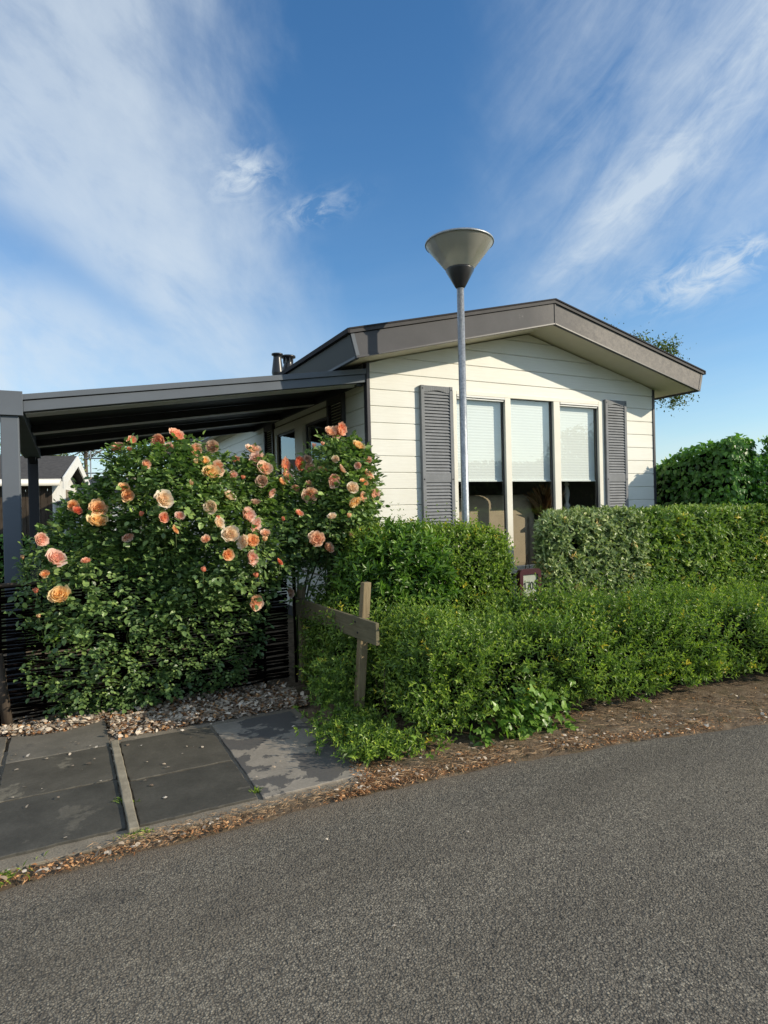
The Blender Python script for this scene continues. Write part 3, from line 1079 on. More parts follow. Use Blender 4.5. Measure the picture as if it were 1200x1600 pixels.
        S.box((a, wf + .004, zm0), (b, -.014, zm1)); S.box((a, wf + .004, z0), (b, -.014, z0 + .07))
        o = S.build('shutter', mat, H, bevel=.0015)
        Lv = MB()
        for (za, zb_) in ((zm1, z1 - .05), (z0 + .07, zm0)):
            k = int((zb_ - za) / .0295); st = (zb_ - za) / k
            for j in range(k):
                zc = za + st * (j + .5)
                Lv.prism([(-.050, zc - .0135), (-.046, zc - .0145), (-.030, zc + .0125), (-.035, zc + .0135)], 0, a, b)
        Lv.box((a, -.018, z0 + .01), (b, -.0145, z1 - .01))
        Lv.build('louvre', mat, o)
        for z in (z1 - .03, (zm0 + zm1) / 2 - .01):
            for u in (u0 + .016, u1 - .016):
                sc = MB(); sc.lathe([(0.0001, 0), (.006, 0), (.006, -.003), (.0001, -.004)], (0, 0, 0), 10)
                sc.v = [(u + x, wf - .001 + zz, z + y) for x, y, zz in sc.v]
                sc.build('screw', 'trim_dark', o)
        return o
    shutter(.512, .862, .63, 2.433, 1.525, 1.605, 'shutter_grey')
    shutter(2.874, 3.20, .63, 2.433, 1.525, 1.605, 'shutter_grey')
    for (w0, w1) in ((.50, .905), (2.765, 3.16)):
        S = MB(); S.box((-.05, w0, .6), (-.013, w0 + .04, 2.42)); S.box((-.05, w1 - .04, .6), (-.013, w1, 2.42))
        S.box((-.048, w0 + .04, 2.35), (-.013, w1 - .04, 2.42)); S.box((-.048, w0 + .04, .6), (-.013, w1 - .04, .67))
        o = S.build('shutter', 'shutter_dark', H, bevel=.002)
        Lv = MB()
        k = 56
        for j in range(k):
            zc = .68 + 1.66 * (j + .5) / k
            Lv.prism([(-.047, zc - .012), (-.044, zc - .014), (-.018, zc + .011), (-.021, zc + .013)], 1, w0 + .04, w1 - .04)
        Lv.build('louvre', 'shutter_dark', o)
    # ---- flues
    def flue(u, w, zb, prof, n=28):
        f = MB(); f.lathe(prof, (u, w, zb), n); return f.build('flue', 'black_metal', ro)
    flue(.44, 4.0, 2.82, [(.085, 0), (.085, .42), (.078, .44), (.078, .50), (.088, .53), (.088, .55), (.060, .76), (.060, .80), (.085, .805), (.085, .825), (.0001, .835)])
    flue(.66, 4.15, 2.95, [(.13, 0), (.13, .36), (.125, .42), (.07, .58), (.066, .60), (.066, .68), (.115, .69), (.115, .715), (.0001, .725)])
    f = MB()
    for k in range(8):
        t = k * math.pi / 4
        f.box((.66 + .075 * math.cos(t) - .006, 4.15 + .075 * math.sin(t) - .006, 3.55), (.66 + .075 * math.cos(t) + .006, 4.15 + .075 * math.sin(t) + .006, 3.64))
    f.build('flue_guard', 'black_metal', ro)
    # ridge vent
    f = MB(); f.prism([(uM - .16, ztop + .0), (uM - .09, ztop + .075), (uM, ztop + .115), (uM + .07, ztop + .09), (uM + .12, ztop + .01)], 1, .55, 1.1)
    f.build('ridge_vent', 'roof_dark', ro, bevel=.01)
    return H


build_chalet()


# ------------------------------------------------------------------ room things
def build_room():
    t = root('sofa', (1.2, .75, .45), 'beige upholstered sofa just inside the middle window', 'sofa')
    def cush(c, s, name, rnd=.06):
        mb = MB(); mb.box((c[0] - s[0] / 2, c[1] - s[1] / 2, c[2] - s[2] / 2), (c[0] + s[0] / 2, c[1] + s[1] / 2, c[2] + s[2] / 2))
        o = mb.build(name, 'sofa_fabric', t)
        bv = o.modifiers.new('b', 'BEVEL'); bv.width = rnd; bv.segments = 5
        return o
    cush((1.45, .62, .98), (1.75, .26, .86), 'backrest', .10)
    cush((2.22, .85, .90), (.26, .72, .72), 'armrest', .10)
    cush((.68, .85, .90), (.26, .72, .72), 'armrest', .10)
    cush((1.45, .95, .72), (1.3, .6, .26), 'seat', .06)
    cush((1.15, .82, 1.16), (.62, .16, .44), 'cushion', .07)
    cush((1.80, .82, 1.18), (.60, .16, .44), 'cushion', .07)
    tb = MB(); tb.box((2.42, .22, 1.155), (3.2, .62, 1.185)); tb.box((2.45, .25, .45), (2.5, .59, 1.154)); tb.box((3.1, .25, .45), (3.15, .59, 1.154))
    tb.build('side_table', 'room_wood', base=(2.8, .4, .45), bevel=.004, label='dark wooden sideboard top just inside the right hand window', cat='table')
    s = MB()
    s.lathe([(.055, 0), (.055, .012), (.03, .035), (.022, .06), (.034, .075), (.034, .095), (.018, .115), (.02, .14), (.032, .20), (.034, .24), (.022, .29), (.016, .31),
             (.028, .322), (.028, .335), (.016, .35), (.016, .40), (.0001, .41)], (2.69, .38, 1.186), 24)
    s.build('candlestick', 'white_plastic', base=(2.69, .38, 1.186), label='white turned candlestick standing on the dark sideboard in the window', cat='candlestick')
    v = root('vase', (2.42, .45, .45), 'vase of dried brown pampas grass standing behind the middle window', 'vase')
    m = MB(); m.lathe([(.0001, 0), (.08, 0), (.10, .2), (.07, .5), (.05, .62), (.06, .65)], (2.42, .45, .45), 24); m.build('vase_body', 'room_wood', v)
    r = np.random.default_rng(5); n = 420
    th = r.uniform(0, 6.3, n); sp = np.abs(r.normal(0, .32, n))
    A = np.stack([np.cos(th) * sp, np.sin(th) * sp, np.ones(n)], 1)
    P = np.tile([[2.42, .45, 1.08]], (n, 1)) + r.normal(0, .012, (n, 3))
    N = np.stack([-np.cos(th), -np.sin(th), np.zeros(n) + .1], 1)
    leaves('dried_grass', P, A, N, r.uniform(.2, .46, n), r.uniform(.006, .014, n), T_SMALL, r.uniform(0, 1, n), 'dry_reed', v)


build_room()


# ------------------------------------------------------------------ carport
def build_carport():
    K = root('carport', (-2.78, .05, 0), 'anthracite aluminium carport with sloping roof fixed to the chalet side', 'carport')
    def zl(u, z0, z1): return z0 + (z1 - z0) * (u + 2.7) / 2.7
    # rafters (front one deeper) : slanted boxes between u=-2.72 and u=-.04
    def rafter(w0, w1, zbo, zto, zbi, zti, name='rafter', mat='aluminium_anthracite'):
        mb = MB(); mb.prism([(-2.70, zbo), (-.036, zbi), (-.036, zti), (-2.70, zto)], 1, w0, w1)
        return mb.build(name, mat, K, bevel=.003)
    fr = rafter(-.01, .05, 2.03, 2.105, 2.425, 2.495)
    mb = MB(); mb.prism([(-2.72, 2.108), (-.036, 2.498), (-.036, 2.545), (-2.72, 2.148)], 1, -.025, .06)
    mb.build('roof_profile', 'aluminium_anthracite', fr, bevel=.003)
    # pale strips under the rafters, bounce light put into their colour
    for w in (.052, 1.24, 2.45):
        ww = .19 if w < .1 else (.14 if w < 2 else .10)
        if w > .1:
            rafter(w, w + .06, 2.035, 2.10, 2.43, 2.49, mat='aluminium_shade')
        mb = MB(); mb.prism([(-2.69, 2.024), (-.05, 2.42), (-.05, 2.424), (-2.69, 2.028)], 1, w, w + ww)
        mb.build('rafter_bounce_strip', 'rafter_bounce', K)
    rafter(3.64, 3.70, 2.03, 2.12, 2.425, 2.52, mat='aluminium_shade')
    mb = MB(); mb.prism([(-2.70, 2.106), (-.036, 2.497), (-.036, 2.520), (-2.70, 2.130)], 1, .062, 3.638)
    mb.build('roof_panel', 'aluminium_shade', K)
    # wall plate
    mb = MB(); mb.box((-.034, .047, 2.425), (-.014, 3.75, 2.55)); mb.build('wall_plate', 'aluminium_shade', K, bevel=.003)
    # gutter beam at the outer edge
    mb = MB()
    mb.prism([(-2.875, 2.005), (-2.702, 2.005), (-2.702, 2.145), (-2.72, 2.165), (-2.875, 2.165)], 1, -.03, 3.72)
    gu = mb.build('gutter', 'aluminium_anthracite', K, bevel=.004)
    mb = MB(); mb.box((-2.88, -.036, 2.0), (-2.70, -.031, 2.168)); mb.build('gutter_cap', 'aluminium_anthracite', gu, bevel=.003)
    for w in (.045, 3.655):
        mb = MB(); mb.box((-2.84, w - .055, 0), (-2.73, w + .055, 2.004)); mb.build('post', 'aluminium_anthracite' if w < 1 else 'aluminium_shade', K, bevel=.005)
    mb = MB(); mb.prism([(3.60, 2.004), (3.42, 2.004), (3.60, 1.93)], 0, -2.82, -2.75); mb.build('corner_brace', 'aluminium_shade', K)
    # down pipe tucked by the wall corner
    mb = MB(); mb.box((-.10, .05, 2.40), (-.036, .10, 2.50)); mb.build('bracket', 'black_metal', K, bevel=.003)


build_carport()


# ------------------------------------------------------------------ street lamp
def build_lamp():
    # world position of the lamp base
    P = np.array([.656, 5.005, 0]) - CO
    u, w = P @ DU, P @ DN
    T = root('street_lamp', (u, w, 0), 'galvanised steel lamp post with an upturned cone head in front of the chalet', 'street lamp')
    mb = MB(); mb.tube([(u, w, -.02), (u, w, .9), (u, w, 3.07)], [.034, .031, .0285], 24)
    mb.build('pole', 'galvanised', T)
    mb = MB(); mb.lathe([(.0285, 3.045), (.036, 3.05), (.042, 3.058), (.113, 3.186), (.113, 3.196), (.02, 3.197)], (u, w, 0), 48)
    mb.build('lamp_base', 'black_metal', T)
    mb = MB(); mb.lathe([(.108, 3.197), (.115, 3.2), (.267, 3.392), (.270, 3.398)], (u, w, 0), 64)
    mb.build('lamp_shade', 'smoked_acrylic', T)
    mb = MB(); mb.lathe([(.264, 3.396), (.274, 3.394), (.277, 3.402), (.272, 3.412), (.20, 3.43), (.0001, 3.445)], (u, w, 0), 64)
    mb.build('lid', 'galvanised', T)
    mb = MB(); mb.lathe([(.0001, 3.378), (.17, 3.378), (.175, 3.388), (.26, 3.392)], (u, w, 0), 48)
    mb.build('reflector', 'white_board', T)
    mb = MB(); mb.lathe([(.0001, 3.20), (.035, 3.2), (.035, 3.33), (.0001, 3.34)], (u, w, 0), 20)
    mb.build('bulb', 'white_plastic', T)


build_lamp()


# ------------------------------------------------------------------ house number sign
def build_sign():
    b = (.72, -1.26, 0)
    T = root('house_number_sign', b, 'burgundy framed house number sign 1700 on a dark stand between the two hedges', 'sign')
    u, w = b[0], b[1]
    def rr(x0, x1, z0, z1, r, n=6):
        p = []
        for cx, cz, a0 in ((x1 - r, z0 + r, -90), (x1 - r, z1 - r, 0), (x0 + r, z1 - r, 90), (x0 + r, z0 + r, 180)):
            for k in range(n + 1):
                a = math.radians(a0 + 90 * k / n); p.append((cx + r * math.cos(a), cz + r * math.sin(a)))
        return p
    z0, z1 = .565, .800
    mb = MB()
    o_ = rr(u - .105, u + .105, z0, z1, .035); i_ = rr(u - .073, u + .073, z0 + .02, z1 - .042, .004)
    n = len(o_)
    vs = [(x, w - .02, z) for x, z in o_] + [(x, w - .02, z) for x, z in i_] + [(x, w + .02, z) for x, z in o_] + [(x, w + .0, z) for x, z in i_]
    fs = []
    for k in range(n):
        j = (k + 1) % n
        fs += [(k, j, n + j, n + k), (k, 2 * n + k, 2 * n + j, j), (n + k, n + j, 3 * n + j, 3 * n + k)]
    fs.append(tuple(2 * n + k for k in range(n)))
    mb.add(vs, fs)
    mb.build('frame', 'burgundy', T)
    mb = MB(); mb.box((u - .074, w - .008, z0 + .018), (u + .074, w + .01, z1 - .04)); face = mb.build('number_plate', 'sign_face', T)
    # digits as small raised strokes
    D = MB()
    zt_, zb_ = z0 + .125, z0 + .075
    zt_ = zb_ + .058
    def bar(pts, r=.0031):
        D.tube([(x, w - .0105, z) for x, z in pts], r, 8)
    cx = [u - .050, u - .018, u + .017, u + .051]
    bar([(cx[0] - .010, zt_ - .014), (cx[0] + .002, zt_), (cx[0] + .002, zb_)])
    bar([(cx[1] - .013, zt_), (cx[1] + .013, zt_), (cx[1] - .002, zb_)])
    for c in cx[2:]:
        bar([(c + .0125 * math.cos(a), (zt_ + zb_) / 2 + (zt_ - zb_) / 2 * math.sin(a)) for a in np.linspace(0, 2 * math.pi, 17)])
    D.build('digits', 'ink', face)
    mb = MB(); mb.box((u - .07, w - .012, 0), (u + .07, w + .03, z0 - .001)); mb.build('stand', 'black_metal', T, bevel=.006)


build_sign()


# ------------------------------------------------------------------ wooden rail and wicker screen
def build_fences():
    T = root('wooden_rail', (-.93, -1.6, 0), 'weathered wooden rail: one board nailed to two posts between slabs and hedge', 'fence')
    def post(u, w, h, lean, name='post', hw=.024):
        mb = MB()
        vs = []
        for z, s in ((-.05, 1), (h * .5, 1.0), (h, .96)):
            for dx, dy in ((-1, -1), (1, -1), (1, 1), (-1, 1)):
                vs.append((u + dx * hw * s + lean[0] * z, w + dy * hw * s + lean[1] * z, z))
        fs = [(0, 3, 2, 1), (8, 9, 10, 11)]
        for k in range(2):
            for j in range(4):
                a = k * 4 + j; b = k * 4 + (j + 1) % 4
                fs.append((a, b, b + 4, a + 4))
        mb.add(vs, fs)
        return mb.build(name, 'wood_post', T, bevel=.004)
    post(-.924, -1.62, .85, (.09, .0), hw=.026)
    post(-.865, -.50, .72, (.0, .0))
    # board, from beyond the near post back to the far post
    mb = MB()
    A = np.array([-.906, -1.88]); B = np.array([-.902, -.42])
    za0, za1 = .52, .648
    zb0, zb1 = .50, .63
    d = (B - A) / np.linalg.norm(B - A); nn = np.array([-d[1], d[0]]) * .011
    cc = A + nn * -1 + np.array([-.018, 0])
    def q(p, z): return (p[0], p[1], z)
    off = np.array([0, 0])
    a1, a2, b1, b2 = A + off + nn, A + off - nn, B + off + nn, B + off - nn
    mb.add([q(a1, za0), q(a2, za0), q(a2, za1), q(a1, za1), q(b1, zb0), q(b2, zb0), q(b2, zb1), q(b1, zb1)],
           [(0, 1, 2, 3), (7, 6, 5, 4), (0, 4, 5, 1), (1, 5, 6, 2), (2, 6, 7, 3), (3, 7, 4, 0)])
    rb = mb.build('rail_board', 'wood_board', T, bevel=.003)
    for (w, z) in ((-1.605, .615), (-1.635, .555), (-.52, .59), (-.49, .53)):
        mb = MB(); mb.tube([(-.9225, w, z), (-.9165, w, z)], .0055, 10); mb.build('nail', 'black_metal', rb)
    # wicker screen
    Wk = root('wicker_screen', (-2.2, -.50, 0), 'dark woven willow screen with thin stakes behind and left of the rose bush', 'screen')
    mb = MB(); r = random.Random(3)
    zc = .03; k = 0
    while zc < .86:
        pts = []
        ph = 0 if k % 2 else math.pi
        for j in range(0, 61):
            u = -4.4 + 3.42 * j / 60
            pts.append((u, -.50 + .016 * math.sin(u / .24 * math.pi + ph), zc + .006 * math.sin(u * 5 + k) + r.uniform(-.002, .002)))
        mb.tube(pts, .0072, 5)
        zc += .0155; k += 1
    mb.build('weave', 'wicker', Wk)
    for j in range(15):
        u = -4.4 + .24 * j + .12
        mb = MB(); mb.tube([(u, -.5, -.02), (u + r.uniform(-.01, .01), -.5, .90 + r.uniform(-.03, .03))], .010, 7)
        mb.build('stake', 'wicker', Wk)
    mb = MB(); mb.tube([(-4.4, -.50, .865), (-2.4, -.505, .875), (-.98, -.50, .86)], .013, 8); mb.build('top_rail', 'wood_dark', Wk)
    mb = MB(); mb.tube([(-2.80, -.56, -.02), (-2.845, -.56, .46)], [.030, .028], 10); 
    mb.build('post', 'wood_dark', base=(-2.80, -.56, 0), label='short round dark wooden post leaning at the left end of the slabs', cat='post')


build_fences()


# ------------------------------------------------------------------ hedges
def hedge_lump(P, N, amp, s, seed):
    return P + N * (lump(P, s, seed) * amp)[:, None]


def build_front_hedge():
    base = (.8, -1.85, 0)
    T = root('hedge', base, 'low fine-leaved green hedge with upright shoots running along the road verge', 'hedge')
    segs = (-.77, 4.6, -2.20, -1.38, .0, .475)
    n = 9000
    P, N = box_surface(n, *segs, seed=21, round_=.20, weights={'b': .25, 'f': 1.25, 'l': 1.3, 't': 1.2})
    P[:, 2] = .07 + P[:, 2] * .87
    r = np.random.default_rng(22)
    # follows the bend of the road, sags at the left end, rises in places
    dw = np.where(P[:, 0] > .3, -.085 * (P[:, 0] - .3), 0)
    P[:, 1] += dw
    hvar = 1 + .30 * np.exp(-((P[:, 0] + .50) / .30) ** 2) + .06 * np.sin(P[:, 0] * 1.9 + .5) + .05 * np.sin(P[:, 0] * 4.3)
    P[:, 2] *= hvar
    gap = lump(P, 6.5, 232) + .6 * lump(P, 15, 233) > -.50
    P, N = P[gap], N[gap]; n = len(P)
    P = hedge_lump(P, N, .11, 4.2, 23); P = hedge_lump(P, N, .05, 13, 231)
    depth = np.abs(r.normal(0, .05, n)); P = P - N * depth[:, None]
    D = N * .75 + np.array([0, 0, .65]) + r.normal(0, .35, (n, 3))
    D[N[:, 2] > .7] += np.array([0, 0, .6])
    ln = r.uniform(.05, .19, n)
    long_ = (N[:, 2] > .5) & (r.uniform(0, 1, n) < .22)
    ln[long_] *= 1.5
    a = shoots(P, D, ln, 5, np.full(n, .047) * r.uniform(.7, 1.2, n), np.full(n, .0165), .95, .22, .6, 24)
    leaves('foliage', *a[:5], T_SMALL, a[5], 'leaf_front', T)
    # skirts spilling over the slab at the left and down to the soil
    n2 = 1500
    u = np.concatenate([r.normal(-1.02, .10, n2 // 2), r.uniform(-1.0, 3.6, n2 - n2 // 2)])
    w = np.concatenate([r.uniform(-2.2, -1.45, n2 // 2), r.normal(-2.20, .035, n2 - n2 // 2)]) - np.where(u > .3, .085 * (u - .3), 0)
    z = np.abs(r.normal(.05, .08, n2)) + np.where(u > -.6, .09, .02) + np.where((u < -.85) & (w > -1.62), r.uniform(0, .28, n2), 0)
    z = np.where((u < -.80) & (w < -1.6), z * .45, z)
    O = np.stack([u, w, z], 1)
    D = np.stack([r.normal(-.3, .4, n2), r.normal(-.5, .4, n2), r.uniform(.1, .9, n2)], 1)
    a = shoots(O, D, r.uniform(.05, .11, n2), 4, np.full(n2, .036), np.full(n2, .014), .95, .25, .7, 26)
    leaves('foliage', *a[:5], T_SMALL, a[5], 'leaf_front', T)
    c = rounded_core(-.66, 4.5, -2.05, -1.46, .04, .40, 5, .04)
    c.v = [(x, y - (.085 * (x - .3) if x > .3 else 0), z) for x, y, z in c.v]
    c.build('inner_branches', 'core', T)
    st = MB(); stems(st, 150, -.85, 4.0, -2.10, -1.5, .5, 3, .004); st.build('stems', 'twig', T)
    # tall single shoots standing above the hedge
    n3 = 420
    u = r.uniform(-.8, 4.2, n3); w = r.uniform(-2.1, -1.45, n3)
    O = np.stack([u, w, .42 + r.uniform(-.04, .04, n3)], 1)
    D = np.stack([r.normal(0, .12, n3), r.normal(-.08, .12, n3), np.ones(n3)], 1)
    a = shoots(O, D, r.uniform(.10, .20, n3), 7, np.full(n3, .034), np.full(n3, .011), .8, .18, .5, 29)
    leaves('foliage', *a[:5], T_SMALL, a[5], 'leaf_front', T)


def build_privet():
    T = root('hedge', (.1, -.85, 0), 'bright green privet hedge around the lamp post, left of the number sign', 'hedge')
    n = 5200
    P, N = box_surface(n, -.62, .63, -1.18, -.58, .0, 1.08, seed=31, round_=.14, weights={'b': .2, 'r': 1.2})
    r = np.random.default_rng(32)
    P = hedge_lump(P, N, .045, 6, 33); P = P - N * np.abs(r.normal(0, .05, n))[:, None]
    D = N * .8 + np.array([0, 0, .45]) + r.normal(0, .4, (n, 3))
    a = shoots(P, D, r.uniform(.06, .13, n), 4, np.full(n, .040), np.full(n, .019), .95, .25, .65, 34)
    leaves('foliage', *a[:5], T_OVATE, a[5], 'leaf_privet', T)
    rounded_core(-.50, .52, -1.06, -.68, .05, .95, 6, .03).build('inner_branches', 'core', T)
    st = MB(); stems(st, 40, -.5, .52, -1.05, -.7, 1.0, 5, .005)
    n4 = 1900
    P, N = box_surface(n4, -.92, -.40, -1.50, -.60, .0, .62, seed=37, round_=.16)
    P = hedge_lump(P, N, .05, 6, 38); P = P - N * np.abs(r.normal(0, .05, n4))[:, None]
    D = N * .8 + np.array([0, 0, .45]) + r.normal(0, .4, (n4, 3))
    a = shoots(P, D, r.uniform(.06, .13, n4), 4, np.full(n4, .038), np.full(n4, .018), .95, .25, .65, 39)
    leaves('foliage', *a[:5], T_OVATE, a[5] * .8, 'leaf_privet', T)
    rounded_core(-.80, -.42, -1.40, -.68, .04, .50, 8, .03).build('inner_branches', 'core', T)
    n3 = 34
    O = np.stack([r.uniform(-.55, .58, n3), r.uniform(-1.1, -.65, n3), np.full(n3, 1.07)], 1)
    D = np.stack([r.normal(0, .15, n3), r.normal(0, .15, n3), np.ones(n3)], 1)
    a = shoots(O, D, r.uniform(.12, .30, n3), 5, np.full(n3, .035), np.full(n3, .016), .9, .2, .5, 36)
    leaves('foliage', *a[:5], T_OVATE, a[5], 'leaf_privet', T)
    # thin dark twigs sticking up along the top
    rr = random.Random(8)
    for i in range(46):
        u = rr.uniform(-.6, .5); w = rr.uniform(-1.1, -.65)
        st.tube([(u, w, 1.0), (u + rr.uniform(-.03, .03), w, 1.1 + rr.uniform(.02, .10))], [.0022, .001], 4)
    st.build('stems', 'twig', T)


def build_laurel():
    base = (-.45, -1.15, 0)
    T = root('shrub', base, 'leafy laurel shrub with long glossy leaves between the rose bush and the privet', 'shrub')
    r = np.random.default_rng(41); n = 900
    th = r.uniform(0, 6.283, n); ph = np.arccos(r.uniform(-.6, 1, n))
    N = np.stack([np.sin(ph) * np.cos(th), np.sin(ph) * np.sin(th), np.cos(ph)], 1)
    c = np.array([-.33, -1.05, .74]); ra = np.array([.42, .30, .38])
    P = c + N * ra * r.uniform(.7, 1.0, n)[:, None]
    D = N * .9 + np.array([0, 0, .5]) + r.normal(0, .3, (n, 3))
    a = shoots(P, D, r.uniform(.06, .13, n), 4, np.full(n, .066), np.full(n, .026), .9, .25, .8, 42)
    leaves('foliage', *a[:5], T_OVATE, a[5], 'leaf_laurel', T)
    st = MB()
    rr = random.Random(4)
    for i in range(16):
        a_ = rr.uniform(0, 6.28); q = rr.uniform(.1, .3)
        st.tube([(-.33, -1.05, 0), (-.33 + .3 * q * math.cos(a_), -1.05 + .3 * q * math.sin(a_), .4), (-.33 + q * math.cos(a_), -1.05 + q * math.sin(a_), .95)], [.012, .008, .003], 6)
    st.build('stems', 'twig', T)


def build_silver():
    T = root('hedge', (2.4, -.85, 0), 'clipped waist-high hedge of broad silvery green leaves, right of the number sign', 'hedge')
    r = np.random.default_rng(52)
    for i, (u0, u1, n, mat, sd) in enumerate(((.96, 2.15, 4200, 'leaf_silver', 51), (2.0, 4.15, 6200, 'leaf_silver_green', 53))):
        P, N = box_surface(n, u0, u1, -1.14, -.52, .0, 1.155, seed=sd, round_=.10, weights={'b': .15, 'r': .3 if i == 0 else 1, 'l': 1 if i == 0 else .1})
        if i == 0: P[:, 0] += np.clip(P[:, 1] + 1.14, 0, 1) * .95 * np.clip(1 - (P[:, 0] - u0) / .9, 0, 1)
        P = hedge_lump(P, N, .03, 6, sd + 1); P = P - N * np.abs(r.normal(0, .04, n))[:, None]
        D = N * .9 + np.array([0, 0, .15]) + r.normal(0, .45, (n, 3))
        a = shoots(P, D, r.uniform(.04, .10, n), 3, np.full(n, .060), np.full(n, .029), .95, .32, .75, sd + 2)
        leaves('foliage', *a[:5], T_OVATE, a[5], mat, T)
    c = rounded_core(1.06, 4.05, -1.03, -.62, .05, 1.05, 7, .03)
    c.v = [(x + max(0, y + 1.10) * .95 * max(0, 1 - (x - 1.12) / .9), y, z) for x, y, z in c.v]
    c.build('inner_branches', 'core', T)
    st = MB(); stems(st, 60, 1.0, 4.0, -1.0, -.62, 1.0, 6, .006); st.build('stems', 'twig', T)


def ivy_block(name, base, box, n, seed, label, cat, sag=0.0, leaf=.075, mat='leaf_ivy', weights=None):
    T = root(name, base, label, cat)
    r = np.random.default_rng(seed)
    P, N = box_surface(n, *box, seed=seed + 1, round_=.26, weights=weights or {'b': .1})
    P = hedge_lump(P, N, .07, 3.2, seed + 2)
    zf = np.clip((P[:, 2] - box[4]) / (box[5] - box[4]), 0, 1)
    P[:, 2] -= sag * np.clip(P[:, 1] - box[2] - .05, 0, 1.1) * zf
    P = P - N * np.abs(r.normal(0, .045, n))[:, None]
    A = np.array([0, 0, -.75]) + N * .35 + r.normal(0, .45, (n, 3))
    NN = N + np.array([0, 0, .45]) + r.normal(0, .38, (n, 3))
    L = leaf * r.uniform(.5, 1.15, n) * .78
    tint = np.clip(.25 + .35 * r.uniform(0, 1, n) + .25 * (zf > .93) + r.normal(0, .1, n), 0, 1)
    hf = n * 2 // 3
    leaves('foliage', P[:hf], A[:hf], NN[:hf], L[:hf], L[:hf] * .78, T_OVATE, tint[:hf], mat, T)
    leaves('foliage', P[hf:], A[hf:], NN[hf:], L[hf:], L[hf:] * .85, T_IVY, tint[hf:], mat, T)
    c = rounded_core(box[0] + .10, box[1] - .10, box[2] + .10, box[3] - .1, .02, box[5] - .12, seed, .05)
    c.v = [(x, y, z - sag * max(0, min(1.1, y - box[2] - .05)) * (z - box[4]) / (box[5] - box[4])) for x, y, z in c.v]
    c.build('inner_branches', 'core', T)
    return T


def build_ivies():
    T = ivy_block('hedge', (4.25, 1.5, 0), (3.98, 4.55, -.80, 5.5, .0, 2.08), 36000, 61,
                  'tall rounded ivy-covered hedge at the right side of the chalet', 'hedge', .27, .085)
    # sunlit climbing shoots at its front right corner
    r = np.random.default_rng(66); n = 1500
    P = np.stack([r.normal(4.60, .07, n), r.normal(-.86, .07, n), r.uniform(.3, 2.0, n)], 1)
    A = np.stack([r.normal(.2, .5, n), r.normal(-.3, .4, n), r.normal(-.4, .5, n)], 1)
    N = np.stack([r.normal(.5, .4, n), r.normal(-.8, .3, n), r.normal(.5, .4, n)], 1)
    L = r.uniform(.045, .085, n)
    leaves('foliage', P, A, N, L, L * .9, T_IVY, r.uniform(.35, 1, n), 'leaf_ivy', T)
    # neighbour's shrubs beyond, at the right edge
    ivy_block('shrub', (5.5, -.1, 0), (5.0, 6.9, -.45, .7, .0, 1.86), 6000, 71, 'dark neighbouring shrub cut off by the right edge behind the ivy hedge', 'shrub', 0, .08)
    # ivy patch creeping at the foot of the front hedge
    T = root('ivy', (-.35, -2.24, 0), 'pale green ivy sprawling at the foot of the front hedge above the verge', 'ivy')
    r = np.random.default_rng(81); n = 330
    P = np.stack([r.normal(-.18, .17, n), -2.27 + r.normal(0, .045, n), np.abs(r.normal(.09, .08, n)) + .015], 1)
    A = np.stack([r.normal(0, .6, n), r.normal(-.5, .4, n), r.normal(-.1, .4, n)], 1)
    N = np.stack([r.normal(.3, .3, n), r.normal(-.6, .3, n), r.normal(.9, .3, n)], 1)
    L = r.uniform(.03, .062, n)
    leaves('foliage', P, A, N, L, L * .95, T_IVY, np.clip(r.uniform(.3, 1.1, n), 0, 1), 'leaf_laurel', T)


build_front_hedge(); build_privet(); build_laurel(); build_silver(); build_ivies()


# ------------------------------------------------------------------ rose bush
OUT = [(-2.719, .95), (-2.664, 1.126), (-2.61, 1.183), (-2.519, 1.261), (-2.444, 1.382), (-2.312, 1.442), (-2.215, 1.546), (-2.171, 1.706), (-2.091, 1.742),
       (-1.931, 1.745), (-1.742, 1.775), (-1.568, 1.778), (-1.458, 1.702), (-1.37, 1.619), (-1.299, 1.656), (-1.203, 1.698), (-1.085, 1.592), (-1.014, 1.518),
       (-.862, 1.556), (-.758, 1.606), (-.701, 1.759), (-.619, 1.83), (-.456, 1.836), (-.319, 1.769), (-.275, 1.637), (-.254, 1.40), (-.264, 1.111), (-.252, .902),
       (-.314, .721), (-.521, .60), (-.938, .672), (-1.136, .646), (-1.16, .50), (-1.20, .36), (-1.28, .20), (-1.45, .05), (-1.872, .01), (-2.195, .0),
       (-2.56, .04), (-2.70, .28), (-2.72, .55), (-2.74, .81)]
